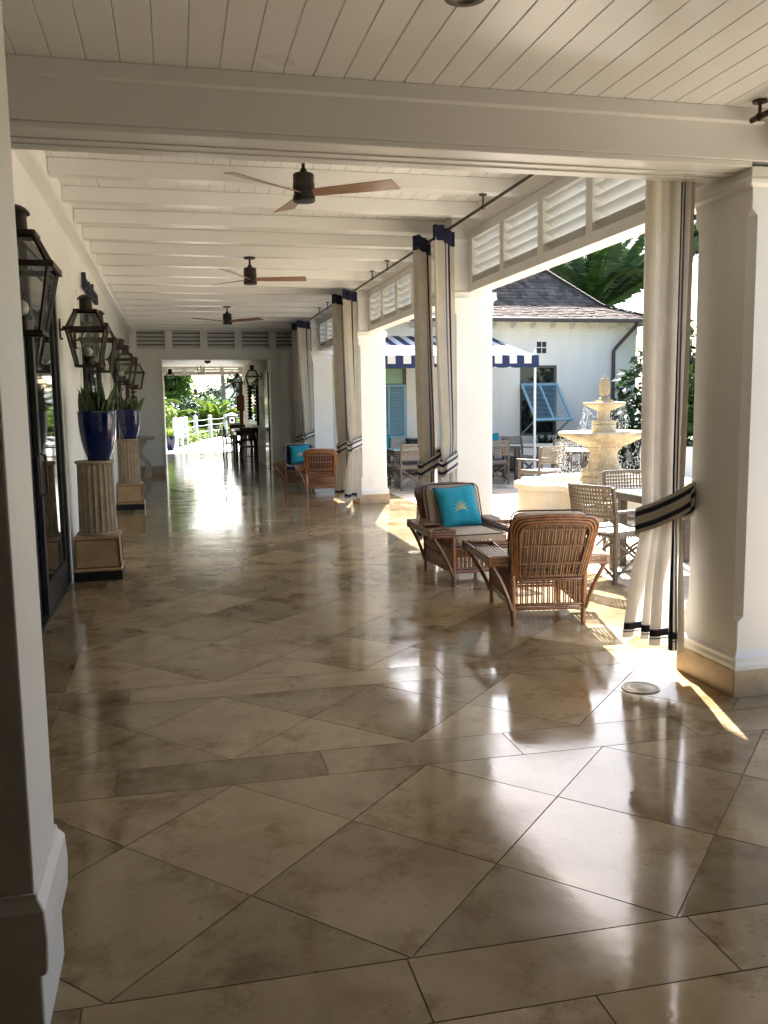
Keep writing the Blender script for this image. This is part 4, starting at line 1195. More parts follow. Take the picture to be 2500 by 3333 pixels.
# low wicker sofa along the far building
def make_sofa(label, x0, x1, y0):
    t = thing('wicker_sofa', label, 'sofa', (x0, y0, 0), 0, 'wicker sofas against the far building')
    L = x1 - x0
    MB().box(0, L, 0, .7, .05, .30).build('base', DWICK, t, bevel=.01)
    MB().box(0, L, .56, .7, .301, .68).build('back', DWICK, t, bevel=.02)
    for i in range(max(1, round(L / .7))):
        w_ = L / max(1, round(L / .7))
        weld(rbox((w_ - .02, .56, .14), .04, 5, .012, Matrix.Translation((w_ * (i + .5), .27, .372))).build('seat_cushion', SOFAM, t, smooth=True))
        weld(rbox((w_ - .03, .13, .40), .05, 5, .02, Matrix.Translation((w_ * (i + .5), .48, .63))).build('back_cushion', SOFAM, t, smooth=True))
make_sofa('grey cushioned wicker sofa against the building left of the second column', 3.95, 5.6, 19.2)
make_sofa('grey cushioned wicker sofa against the building right of the second column', 6.2, 7.7, 19.2)
for l, x, y, z, rz in (('teal pillow standing on the left courtyard sofa beside the third column', 4.48, 19.42, .67, 170), ('teal pillow lying on the right courtyard sofa below the awning', 7.1, 19.40, .66, 168)):
    make_pillow(l, Matrix.Translation((x, y, z)) @ Matrix.Rotation(R(rz), 4, 'Z') @ Matrix.Rotation(R(14), 4, 'X'), .48, TEAL, False)
make_pillow('black pillow on the left courtyard sofa', Matrix.Translation((5.35, 19.42, .60)) @ Matrix.Rotation(R(185), 4, 'Z') @ Matrix.Rotation(R(12), 4, 'X'), .44, BLACK, False)

# ------------------------------------------------------------------ awning with posts
t = thing('striped_awning', 'navy and white striped awning with a scalloped valance on white posts', 'awning', (3.5, 17.07, 0))
L = 3.85; ns = 24
sh = MB(); n = 10
def az(q): return 2.57 + .60 * q ** 1.25
for i in range(ns):
    a, b = L * i / ns, L * (i + 1) / ns
    vs = []
    for k in range(n + 1):
        q = k / n; vs += [(a, 2.86 * q, az(q)), (b, 2.86 * q, az(q))]
    sh.add(vs, [(2 * k, 2 * k + 1, 2 * k + 3, 2 * k + 2) for k in range(n)], i % 2)
sh.build('canopy', [AWHITE, ABLUE], t, smooth=True, fix=False)
va = MB()
for i in range(ns):
    a, b = L * i / ns, L * (i + 1) / ns
    va.add([(a, -.004, 2.57), (b, -.004, 2.57), (b, -.012, 2.40), (a, -.012, 2.40)], [(0, 1, 2, 3)], i % 2)
sc = MB(); m_ = 8
for i in range(12):
    a, b = L * i / 12, L * (i + 1) / 12
    top = [(a + (b - a) * k / m_, -.013, 2.40) for k in range(m_ + 1)]
    bot = [(a + (b - a) * k / m_, -.016, 2.34 - .028 * math.sin(PI * k / m_) ** .6) for k in range(m_ + 1)]
    va.add(top + bot, [(k, k + 1, k + m_ + 2, k + m_ + 1) for k in range(m_)], 1)
for y0_, z0_ in ((0, 2.57),):
    for i in range(10):
        q0, q1 = i / 10, (i + 1) / 10
        va.add([(L + .004, 2.86 * q0, az(q0)), (L + .004, 2.86 * q1, az(q1)), (L + .008, 2.86 * q1, az(q1) - .17), (L + .008, 2.86 * q0, az(q0) - .17)], [(0, 1, 2, 3)], i % 2)
va.build('valance', [AWHITE, ABLUE], t, fix=False)
for x in (.06, L - .06):
    MB().tube([(x, .05, .012), (x, .05, 2.57)], .028, 12).lathe([(.07, .001), (.07, .012)], 16, (x, .05, 0)).build('post', WMETAL, t, smooth=True)
    MB().lathe([(.03, 2.571), (.035, 2.59), (.015, 2.60), (.028, 2.625), (.03, 2.64), (.015, 2.66), (.001, 2.76)], 12, (x, .05, 0)).build('finial', WMETAL, t, smooth=True)
MB().bar((0.0, .05, 2.545), (L, .05, 2.545), .03, .03).bar((0, 2.84, 3.12), (L, 2.84, 3.12), .03, .03).bar((.06, .05, 2.545), (.06, 2.84, 3.12), .025, .025).bar((L - .06, .05, 2.545), (L - .06, 2.84, 3.12), .025, .025).build('frame', WMETAL, t)

# ------------------------------------------------------------------ building across the courtyard
t = thing('courtyard_building', 'white single storey building with a shingled hip roof and pale blue shutters', 'building', (0, 20.0, 0))
BX0, BX1 = 3.46, 11.2
bw = MB()
bw.box(BX0, 4.42, 0, .25, 0, 3.5); bw.box(5.30, 8.13, 0, .25, 0, 3.5); bw.box(9.09, BX1, 0, .25, 0, 3.5)
for a, b in ((4.42, 5.30), (8.13, 9.09)):
    bw.box(a, b, 0, .25, 2.49, 3.5); bw.box(a, b, 0, .25, 0, .80)
bw.box(BX1 - .25, BX1, .25, 4.5, 0, 3.5); bw.box(BX0, BX0 + .25, .25, 4.5, 0, 3.5); bw.box(BX0 + .25, BX1 - .25, 4.25, 4.5, 0, 3.5)
bw.box(BX0, BX1 + .02, -.02, -.001, 3.20, 3.5)
bw.build('wall', STUCCO, t)
def bwin(a, b, z0, zs, z1, pane):
    f_ = MB().box(a, a + .06, .05, .13, z0, z1).box(b - .06, b, .05, .13, z0, z1).box(a + .06, b - .06, .05, .13, z1 - .06, z1).box(a + .06, b - .06, .05, .13, zs - .03, zs + .03).box(a + .06, b - .06, .05, .13, z0, z0 + .06).build('window', WFRAME, t)
    MB().box(a + .061, b - .061, .09, .105, zs + .031, z1 - .061).build('pane', pane, f_)
    MB().box(a + .061, b - .061, .09, .105, z0 + .061, zs - .031).build('pane', WPANE, f_)
bwin(4.42, 5.30, .80, 2.05, 2.49, GPANE)
bwin(8.13, 9.09, .80, 2.05, 2.49, WPANE)
def shutter(x0, x1, p0, p1):
    """louvred leaf from hinge (y,z)=p0 down to p1"""
    a = Vector((0, p0[0], p0[1])); b = Vector((0, p1[0], p1[1])); d = (b - a); Ls = d.length; d.normalize(); nrm = Vector((0, -d.z, d.y))
    if nrm.y > 0: nrm = -nrm
    def Mx(x, s_): 
        M = Matrix((Vector((1, 0, 0)), d, nrm)).transposed().to_4x4(); M.translation = Vector((x, 0, 0)) + a + d * s_; return M
    mb = MB(); W = x1 - x0; st_ = .055
    for x in (x0 + st_ / 2, (x0 + x1) / 2, x1 - st_ / 2): mb.obox(Mx(x, Ls / 2), st_ if x != (x0 + x1) / 2 else .045, Ls, .035)
    for s_ in (.03, Ls - .03): mb.obox(Mx((x0 + x1) / 2, s_), W, .06, .034)
    sf = mb.build('shutter', SHUT, t)
    sm = MB(); nl = 26
    for k in range(nl):
        s_ = .07 + (Ls - .14) * (k + .5) / nl
        for xa, xb in ((x0 + st_, (x0 + x1) / 2 - .022), ((x0 + x1) / 2 + .022, x1 - st_)):
            sm.obox(Mx((xa + xb) / 2, s_) @ Matrix.Rotation(R(38), 4, 'X'), xb - xa, .040, .006)
    sm.build('slats', SHUT, sf)
    return Mx
shutter(4.44, 5.28, (-.03, 2.06), (-.035, .82))
shutter(8.13, 9.09, (-.03, 2.05), (-.94, 1.18))
MB().bar((8.17, -.90, 1.21), (8.17, -.01, .84), .025, .025).bar((9.05, -.90, 1.21), (9.05, -.01, .84), .025, .025).build('shutter_stay', SHUT, t)
vw = MB().box(8.56, 8.80, -.012, .0, 2.78, 3.05).build('vent', BLACK, t)
MB().box(8.56, 8.80, -.018, -.0125, 2.905, 2.925).box(8.673, 8.687, -.018, -.0125, 2.78, 2.904).box(8.673, 8.687, -.018, -.0125, 2.926, 3.05).build('muntin', WMETAL, vw)
# roof: shingle courses on a kicked hip
def hip(tq):  # half-outline inset by plan distance tq from eave, returns (xl, xr, y) and z
    return tq
E0x, E1x, Ey = BX0 - .05, 11.55, -.50
def roof_z(s_): return 3.56 + .404 * s_ if s_ < 1.0 else 3.964 + .93 * (s_ - 1.0)
ro = MB(); rl_ = MB(); rnd = random.Random(11)
S_ = 0.0; RID = 2.15
while S_ < RID:
    st_ = .125 if S_ < 1.0 else .10
    s1 = min(S_ + st_, RID)
    z0, z1 = roof_z(S_), roof_z(s1)
    tgt = rl_ if S_ < .99 else ro
    x = E0x
    xr0, xr1 = E1x - S_, E1x - s1
    while x < xr0:
        wd = rnd.uniform(.09, .2); xb = min(x + wd, xr0)
        j = rnd.uniform(-.012, .012); th = rnd.uniform(.012, .026)
        xa2, xb2 = min(x, xr1), min(xb, xr1)
        y0_, y1_ = Ey + S_ + j, Ey + s1 + .05
        zz = roof_z(s1 + .04)
        tgt.add([(x + .003, y0_, z0 + th), (xb - .003, y0_, z0 + th), (xb2, y1_, zz + .004), (xa2, y1_, zz + .004), (x + .003, y0_, z0 - .004), (xb - .003, y0_, z0 - .004)], [(0, 1, 2, 3), (4, 5, 1, 0)])
        x = xb
    # right hip face
    y = Ey + S_
    while y < 4.5:
        wd = rnd.uniform(.09, .2); yb_ = y + wd; th = rnd.uniform(.012, .026)
        x0_, x1_ = E1x - S_, E1x - s1 - .05; zz = roof_z(s1 + .04)
        ya2, yb2 = max(y, Ey + s1), max(yb_, Ey + s1)
        tgt.add([(x0_, y, z0 + th), (x0_, yb_, z0 + th), (x1_, yb2, zz + .004), (x1_, ya2, zz + .004), (x0_, y, z0 - .004), (x0_, yb_, z0 - .004)], [(0, 3, 2, 1), (0, 1, 5, 4)])
        y = yb_
    S_ = s1
rd = MB()
# deck below the shingles
rd.add([(E0x, Ey, 3.54), (E1x, Ey, 3.54), (E1x - 1, Ey + 1, roof_z(1) - .02), (E0x, Ey + 1, roof_z(1) - .02), (E1x - RID, Ey + RID, roof_z(RID) - .02), (E0x, Ey + RID, roof_z(RID) - .02),
        (E1x, 4.6, 3.54), (E1x - 1, 4.6, roof_z(1) - .02), (E1x - RID, 4.6, roof_z(RID) - .02), (E0x, 4.6, roof_z(RID) - .02)],
       [(0, 1, 2, 3), (3, 2, 4, 5), (1, 6, 7, 2), (2, 7, 8, 4), (5, 4, 8, 9)])
rd.build('roof_deck', GUTT, t, fix=False)
rob = ro.build('roof', SHING, t, fix=False)
rl_.build('roof_skirt', SHINGL, rob, fix=False)
hc = MB()
for k in range(24):
    s0, s1 = RID * k / 24, RID * (k + 1) / 24
    hc.bar((E1x - s0 + .01, Ey + s0 - .01, roof_z(s0) + .03), (E1x - s1, Ey + s1, roof_z(s1) + .028), .16, .025)
for k in range(40):
    x0_ = E0x + (E1x - RID - E0x) * k / 40; x1_ = E0x + (E1x - RID - E0x) * (k + 1) / 40
    hc.bar((x0_, Ey + RID, roof_z(RID) + .03), (x1_, Ey + RID, roof_z(RID) + .022), .2, .025)
hc.build('ridge_caps', SHING, rob)
MB().box(E0x, E1x + .06, Ey - .10, Ey + .0, 3.47, 3.56).box(E1x, E1x + .09, Ey + .0, 4.4, 3.47, 3.56).build('gutter', GUTT, t, bevel=.015)
MB().box(E0x, E1x - .02, Ey + .002, -.022, 3.502, 3.53).build('soffit', STUCCO, t)
for x in [3.9 + .5 * i for i in range(15)]:
    MB().prism([(Ey + .06, 3.501), (-.023, 3.501), (-.023, 3.36), (Ey + .2, 3.42)], 'x', x, x + .08).build('rafter_tail', STUCCO, t)
MB().tube([(10.92, Ey - .02, 3.48), (10.90, Ey + .03, 3.38), (10.62, -.08, 2.92), (10.56, -.06, 2.82), (10.56, -.06, .05)], .045, 10).build('downspout', GUTT, t, smooth=True)
# planter in front of the building
t2 = thing('planter_wall', 'low white curved planter wall under the shuttered window', 'planter', (0, 0, 0))
pc = [(7.75, 19.0), (8.3, 18.65), (9.2, 18.35), (10.4, 18.1), (12.5, 17.9)]
pw_ = MB()
for i in range(len(pc) - 1):
    (ax, ay), (bx, by_) = pc[i], pc[i + 1]
    pw_.add([(ax, ay, 0), (bx, by_, 0), (bx, by_, .66), (ax, ay, .66), (ax + .03, ay + .2, 0), (bx + .03, by_ + .2, 0), (bx + .03, by_ + .2, .66), (ax + .03, ay + .2, .66)], [(0, 1, 2, 3), (3, 2, 6, 7), (4, 7, 6, 5)])
pw_.box(7.72, 7.92, 19.05, 19.97, 0, .66)
pw_.build('wall', STUCCO, t2)
MB().add([(7.8, 19.1, .58), (8.3, 18.75, .58), (9.2, 18.45, .58), (12.5, 18.0, .58), (12.5, 19.97, .58), (7.8, 19.97, .58)], [(0, 1, 2, 3, 4, 5)]).build('soil', SOIL, t2)
for k, (x, y) in enumerate([(8.45, 19.25), (8.75, 19.1), (9.05, 18.95), (9.35, 18.9), (9.65, 18.85), (9.95, 18.8)]):
    make_snake_plant('dark strappy plant in the row in the white planter below the shutter', (x, y, .56), 34, .34, 50 + k, .17, 'strappy plants in the white planter', LEAFD, 'strappy_plant')
# low white wall seen through the slit
wall('wall', 'low white courtyard wall seen between curtain and big column', [(8.9, 14.0, 15.4, 15.65, 0, .68)], STUCCO)

# ------------------------------------------------------------------ vegetation
def leaf_cloud(mb, clumps, n, size, rnd, droop=.3, mi=0, elong=1.7):
    tot = sum(c[3] * c[4] * c[5] for c in clumps)
    for c in clumps:
        k = int(n * c[3] * c[4] * c[5] / tot)
        for _ in range(k):
            while True:
                p = Vector((rnd.uniform(-1, 1), rnd.uniform(-1, 1), rnd.uniform(-1, 1)))
                if .25 < p.length < 1: break
            p = p * (p.length ** -.45) if p.length > .3 else p
            c0 = Vector((c[0] + p.x * c[3], c[1] + p.y * c[4], c[2] + p.z * c[5]))
            d = Vector((p.x + rnd.gauss(0, .5), p.y + rnd.gauss(0, .5), rnd.gauss(0, .5) - droop)).normalized()
            sd_ = d.cross(Vector((rnd.gauss(0, .4), rnd.gauss(0, .4), 1))).normalized()
            s_ = size * rnd.uniform(.6, 1.3); e = elong * s_
            up = sd_.cross(d) * .15 * s_
            mb.add([c0, c0 + d * e * .5 + sd_ * s_ * .5 + up, c0 + d * e, c0 + d * e * .5 - sd_ * s_ * .5 + up], [(0, 1, 2), (0, 2, 3)], mi)
def make_tree(label, loc, trunk, clumps, n, size, lm, seed, cat='tree', name='tree', group=None, r0=.12, twigs=True):
    t = thing(name, label, cat, loc, 0, group)
    rnd = random.Random(seed)
    if trunk:
        tm = MB(); tm.tube(trunk, [r0 * (1 - .6 * i / (len(trunk) - 1)) for i in range(len(trunk))], 8)
        for c in clumps[:10]:
            a = Vector(trunk[-1]) * .6 + Vector(trunk[len(trunk) // 2]) * .4
            tm.tube(bez(a, (a + Vector(c[:3])) / 2 + Vector((0, 0, -.1)), c[:3], 5), [r0 * .35, r0 * .3, r0 * .25, r0 * .2, r0 * .15, r0 * .08], 6)
        tm.build('trunk', BARK, t, smooth=True)
    cr = MB(); leaf_cloud(cr, clumps, n, size, rnd)
    cr.build('crown', lm, t, fix=False)
    return t
def clumpset(rnd, n, cx, cy, cz, rx, ry, rz_, r):
    out = []
    for _ in range(n):
        while True:
            p = Vector((rnd.uniform(-1, 1), rnd.uniform(-1, 1), rnd.uniform(-1, 1)))
            if p.length < 1: break
        q = r * rnd.uniform(.6, 1.25)
        out.append((cx + p.x * rx, cy + p.y * ry, cz + p.z * rz_, q, q, q * .8))
    return out
def frond(mb, base, az_, L, rise, droop, nl, ll, rnd, wid=.035, vee=.5):
    pts = []; d = Vector((math.cos(az_), math.sin(az_), 0)); m_ = 12
    for i in range(m_ + 1):
        q = i / m_; pts.append(Vector(base) + d * L * (q - .12 * q * q) * math.cos(rise * (1 - .2 * q)) + Vector((0, 0, L * (math.sin(rise) * q - droop * q * q))))
    mb.tube(pts, [.02 * L / 2.5 * (1 - .85 * i / m_) + .002 for i in range(m_ + 1)], 5)
    side = d.cross(Vector((0, 0, 1)))
    for i in range(nl):
        q = .12 + .88 * i / nl; k = min(m_ - 1, int(q * m_)); f_ = q * m_ - k
        p = pts[k].lerp(pts[k + 1], f_); tg = (pts[k + 1] - pts[k]).normalized()
        l = ll * math.sin(PI * min(.97, .12 + .86 * q)) ** .6 * rnd.uniform(.85, 1.1)
        for s_ in (-1, 1):
            dr_ = (side * s_ + tg * .75 + Vector((0, 0, vee * .5 - .1 + rnd.gauss(0, .08)))).normalized()
            tip = p + dr_ * l + Vector((0, 0, -.42 * l)); mid = p + dr_ * l * .5 + Vector((0, 0, -.06 * l))
            w_ = tg * wid
            mb.add([p, mid + w_ * .5, tip, mid - w_ * .5], [(0, 1, 2), (0, 2, 3)])
def make_palm(label, loc, h, nf, L, ll, lm, seed, rise=(.1, 1.2), droop=(.35, .75), group=None, wid=.05, r0=.11, nl=34, name='palm_tree'):
    t = thing(name, label, 'palm', loc, 0, group); rnd = random.Random(seed)
    top = (rnd.uniform(-.2, .2), rnd.uniform(-.2, .2), h)
    MB().tube([(0, 0, -.1), (top[0] * .3, top[1] * .3, h * .5), top], [r0 * 1.4, r0, r0 * .8], 10).build('trunk', BARK, t, smooth=True)
    cr = MB()
    for i in range(nf):
        frond(cr, top, 2 * PI * i / nf * 1.0 + rnd.uniform(-.25, .25) + (i % 2) * .3, L * rnd.uniform(.8, 1.1), rnd.uniform(*rise), rnd.uniform(*droop), nl, ll, rnd, wid)
    cr.build('crown', lm, t, fix=False)
    return t
rnd = random.Random(21)
# large leaved shrub at the right of the courtyard
cl = [(0, 0, .5, .7, .6, .5), (.1, .1, 1.2, .75, .6, .6), (.5, .2, 1.9, .75, .6, .6), (.75, .2, 2.6, .6, .5, .55), (.9, .2, 3.1, .5, .4, .4), (-.45, -.1, .9, .4, .4, .45), (1.1, .2, 1.0, .8, .6, .8), (1.4, .2, 2.0, .8, .6, .8)]
make_tree('tall dark shrub with large round leaves beside the fountain', (9.75, 17.3, 0), [(0.3, 0, 0), (.35, 0, 1.0), (.6, .1, 2.4)], cl, 2600, .13, LEAFD, 5, 'shrub', 'shrub', r0=.05)
make_tree('leafy vine climbing at the right eave of the far building', (11.75, 19.3, 0), [(0, 0, 0), (-.05, .05, 1.6), (-.1, .1, 3.3)], [(-.1, 0, 3.2, .5, .4, .5), (.15, 0, 2.5, .5, .4, .6), (-.15, 0, 3.8, .35, .35, .4), (.3, 0, 1.6, .6, .5, .6)], 1300, .12, LEAFM, 8, 'vine', 'climbing_vine', r0=.04)
make_tree('green leafy bush behind the low white wall, seen in the slit by the big column', (10.7, 16.6, 0), [(0, 0, 0), (0, 0, .6), (.1, 0, 1.2)], [(0, 0, .9, .8, .5, .5), (.3, 0, 1.5, .7, .5, .5), (.2, .1, 2.0, .6, .4, .4)], 1300, .13, LEAFM, 12, 'shrub', 'shrub', r0=.04)
# coconut palms behind the building
make_palm('large dark coconut palm rising behind the hip roof', (13.9, 27.5, 0), 4.5, 30, 4.0, .72, PALMD, 3, (.45, 1.5), (.15, .5), 'palms behind the far building', .020, .14, 62)
make_palm('coconut palm at the left behind the roof peak, lower and sunlit', (12.2, 29.5, 0), 4.7, 20, 3.0, .6, PALMD, 14, (.1, 1.3), (.2, .55), 'palms behind the far building', .034, .13, 46)
make_palm('coconut palm seen in the slit right of the nearest curtain', (15.6, 22.0, 0), 6.6, 18, 2.6, .85, PALMD, 6, (-.3, .9), (.35, .75), 'palms behind the far building', .034, .12, 46)
make_tree('sunlit broadleaf tree filling the gap left of the coconut palm', (10.3, 30.5, 0), [(0, 0, 0), (.1, 0, 2.5), (0, .1, 4.2)], clumpset(rnd, 20, .8, 0, 5.2, 3.2, 1.2, 1.1, .8), 4200, .17, LEAFM, 15, r0=.16)
# greenery beyond the passage
make_tree('tall light green tree at the left of the passage view', (-1.6, 46.5, 0), [(0, 0, 0), (.2, 0, 2.0), (.5, .1, 4.2)], clumpset(rnd, 20, 1.1, 0, 3.7, 1.3, 1.4, 1.3, .65), 5200, .17, LEAFM, 31, r0=.16)
make_tree('yellow green bush at the lower left behind the white rail posts', (-.9, 41.0, 0), [(0, 0, 0), (0, 0, .6), (.1, 0, 1.2)], clumpset(rnd, 12, 0, 0, .9, 1.1, .9, .8, .45), 2600, .11, LEAFY, 32, 'shrub', 'shrub', r0=.05)
make_tree('dark bush low behind the middle rail posts', (1.6, 54.0, 0), [(0, 0, 0), (0, 0, .6), (.1, 0, 1.2)], clumpset(rnd, 16, 0, 0, .9, 2.6, 1.2, .8, .6), 3200, .14, LEAFD, 33, 'shrub', 'shrub', r0=.05)
make_tree('green broadleaf mass behind the palms at the passage end', (4.2, 62.0, 0), [(0, 0, 0), (.1, 0, 2.0), (.1, .1, 3.5)], clumpset(rnd, 22, 0, 0, 1.2, 3.4, 1.5, .8, .75), 4600, .22, LEAFM, 34, r0=.15)
make_tree('darker leafy tree at the far left of the passage view', (-3.2, 55.0, 0), [(0, 0, 0), (.1, 0, 2.0), (.1, .1, 4.0)], clumpset(rnd, 20, .6, 0, 3.2, 1.6, 1.4, 2.0, .9), 4200, .2, LEAFD, 35, r0=.16)
make_palm('yellow green palm in the centre of the passage view', (2.3, 52.5, 0), .6, 16, 2.3, .6, LEAFY, 41, (.6, 1.35), (.3, .65), 'feathery palms beyond the rail', .075, .1, 40)
make_palm('feathery palm left of centre in the passage view', (-.4, 47.5, 0), .9, 14, 2.0, .55, LEAFY, 42, (.3, 1.2), (.3, .65), 'feathery palms beyond the rail', .06, .09, 36)
make_palm('low spreading palm right of the centre palm beyond the rail', (4.6, 57.5, 0), .7, 14, 2.2, .55, LEAFY, 43, (.2, 1.0), (.3, .65), 'feathery palms beyond the rail', .07, .1, 36)
make_palm('small bright palm frond clump at the left edge of the passage opening', (-1.15, 43.2, 0), 1.7, 10, 1.9, .5, LEAFY, 44, (.0, .9), (.3, .65), 'feathery palms beyond the rail', .05, .07, 32)
make_palm('dark leaning palm behind the middle of the rail', (1.0, 57.0, 0), .9, 12, 2.4, .55, PALMD, 45, (.0, 1.1), (.3, .65), 'feathery palms beyond the rail', .075, .1, 36)
# bare trunk
t = thing('bare_trunk', 'bare thin tree trunk standing against the white sky', 'tree', (4.0, 76.0, 0))
MB().tube([(0, 0, 0), (.1, 0, 3.2), (-.02, 0, 6.0), (.1, 0, 8.5)], [.22, .17, .14, .08], 8).tube([(.0, 0, 5.6), (-.9, 0, 6.3), (-1.5, 0, 6.35)], [.08, .05, .02], 6).tube([(.03, 0, 4.6), (-.7, 0, 4.9), (-1.4, 0, 5.6)], [.06, .04, .015], 6).build('trunk', BARK, t, smooth=True)
# hills
hm = MB(); nx, ny = 60, 10; rnd = random.Random(5)
vs = []
for j in range(ny + 1):
    for i in range(nx + 1):
        x = -60 + 200 * i / nx; y = 190 + 60 * j / ny
        prof = 7.0 * math.exp(-((x - 19) / 13) ** 2) + 5 * math.exp(-((x - 70) / 40) ** 2) + 3 * math.exp(-((x + 5) / 22) ** 2)
        vs.append((x, y, -1 + prof * math.sin(PI / 2 * min(1, j / (ny * .55))) + rnd.gauss(0, .25)))
hm.add(vs, [(j * (nx + 1) + i, j * (nx + 1) + i + 1, (j + 1) * (nx + 1) + i + 1, (j + 1) * (nx + 1) + i) for j in range(ny) for i in range(nx)])
struct(hm.build('hills', HILLM, smooth=True, fix=False), 'distant wooded hill under the pale sky')
fm = MB(); rnd = random.Random(6)
cl = []
for _ in range(130):
    x = rnd.uniform(-10, 60); y = rnd.uniform(192, 220)
    prof = 7.0 * math.exp(-((x - 19) / 13) ** 2) + 3 * math.exp(-((x + 5) / 22) ** 2)
    cl.append((x, y, prof * min(1, (y - 188) / 30) + .6, rnd.uniform(1.2, 2.6), 1.6, rnd.uniform(1.0, 1.9)))
leaf_cloud(fm, cl, 9000, .75, rnd)
stuff(fm.build('far_woods', LEAFD, fix=False), 'far off wood covering the hill', 'woods')
gm = MB(); rnd = random.Random(9)
cl = [(rnd.uniform(-3, 3.4), 0, .12, .5, .5, .22) for _ in range(60)]
cl = []
edge_pts = [(-3.0, 36.7), (.1, 36.9), (.55, 39.6), (1.1, 43.6), (1.95, 47.6), (2.95, 51.6), (4.1, 54.8), (6.0, 58.3), (9.3, 63.3)]
for i in range(len(edge_pts) - 1):
    (ax, ay), (bx, by_) = edge_pts[i], edge_pts[i + 1]
    for k in range(9):
        q = rnd.random(); cl.append((ax + (bx - ax) * q - rnd.uniform(.2, 1.4), ay + (by_ - ay) * q + rnd.uniform(0, .8), .15, .45, .45, .28))
leaf_cloud(gm, cl, 7000, .1, rnd)
stuff(gm.build('ground_cover', LEAFY, fix=False), 'low yellow green ground cover along the path edge', 'ground cover')

# ------------------------------------------------------------------ white posts and ropes along the path
posts = [(0.0, 36.9), (.22, 37.6), (.44, 39.6), (.96, 43.5), (1.80, 47.5), (2.82, 51.6), (4.35, 55.2), (6.2, 58.6)]
p0 = None
plab = ['white rail post nearest the passage, bolted', 'white rail post close behind the nearest one', 'white rail post third along the path', 'white rail post fourth along the path', 'white rail post fifth along the path', 'white rail post sixth along the path, by the lamp box', 'white rail post beyond the lamp box beside the passage wall', 'white rail post farthest along the path']
for k, (x, y) in enumerate(posts):
    if p0 is None:
        p0 = thing('rail_post', plab[0], 'post', (x, y, 0), R(-8), 'white posts with ropes along the path')
        MB().sq([(-.08, .088, .088, .01), (1.14, .088, .088, .01), (1.18, .075, .075, .02), (1.20, .04, .04, .02)]).build('post', WMETAL, p0)
        for z in (.42, .75, 1.02): MB().lathe([(.02, 0), (.02, .012), (.001, .013)], 10).build('bolt', STEEL, p0, loc=(0, -.089, z)).rotation_euler = (R(90), 0, 0)
    else: dup(p0, (x, y, 0), R(-8 - 4 * k), plab[k])
for k, z in enumerate((.40, .72, 1.0)):
    mb = MB()
    for i in range(1, len(posts) - 1):
        (ax, ay), (bx, by_) = posts[i], posts[i + 1]
        mb.tube([(ax + (bx - ax) * q, ay + (by_ - ay) * q, z - .05 * math.sin(PI * q)) for q in [j / 6 for j in range(7)]], .016, 6)
    tag(mb.build('rope', ROPE, smooth=True), ['lowest white rope strung between the rail posts', 'middle white rope strung between the rail posts', 'topmost white rope strung between the rail posts'][k], 'rope', 'ropes of the path rail')
# lamp box
t = thing('path_lamp', 'dark lamp box with a white pyramid cap beside the path rail', 'lamp', (2.82, 45.5, 0))
MB().box(-.12, .12, -.12, .12, 0, .72).build('post', BARKP, t)
MB().box(-.2, .2, -.2, .2, .721, 1.15).build('box', BRONZE, t)
MB().box(-.13, .13, -.208, -.2005, .78, 1.08).build('panel', BULB, t)
MB().lathe([(.07, -.003), (.07, .003), (.055, .003), (.055, -.003)], 20).build('ring', BRONZE, t, loc=(0, -.213, .93)).rotation_euler = (R(90), 0, 0)
MB().sq([(1.151, .29, .29, 0), (1.18, .29, .29, 0), (1.32, .02, .02, 0)]).build('cap', WMETAL, t)

# ------------------------------------------------------------------ the passage
# end header with louvres
louvre('louvre_panel', 'bright louvred header at the outer end of the passage', 2.69, 2.72, 2.995, 4, .12, .04, (-.325, 31.6, 0), 0, 2, .12)
tag(MB().lathe([(.09, -.02), (.1, -.05), (.08, -.11), (.001, -.14)], 20, (1.0, 26.5, 3.0)).build('ceiling_dome', BRONZE, smooth=True), 'small dark dome on the passage ceiling', 'dome camera')
t = thing('pendant_lantern', 'small hanging lantern at the outer end of the passage', 'lantern', (.92, 30.6, 0))
MB().tube([(0, 0, 2.72), (0, 0, 2.999)], .012, 8).build('stem', BRONZE, t)
pf = MB()
for sx, sy in ((-1, -1), (1, -1), (1, 1), (-1, 1)): pf.bar((sx * .12, sy * .12, 2.95), (sx * .085, sy * .085, 2.735), .014, .014)
pf.box(-.095, .095, -.095, .095, 2.70, 2.73)
pf.build('frame', COPPER, t)
# dark door on the right
t = thing('passage_door', 'narrow dark door standing open against the right passage wall', 'door', (2.37, 22.5, 0))
MB().box(-.055, -.008, .0, .85, .01, 2.45).build('leaf', DWOOD, t, bevel=.004)
MB().box(-.056, -.007, .0, .3, 2.455, 2.52).build('closer', WMETAL, t)
MB().ball((-.075, .1, 1.0), .03, 10, 8).build('handle', STEEL, t, smooth=True)
t = thing('passage_door', 'tall dark door edge along the left passage wall', 'door', (-.33, 22.6, 0))
MB().box(.012, .055, .0, 5.2, .01, 2.5).build('leaf', DWOOD, t, bevel=.004)
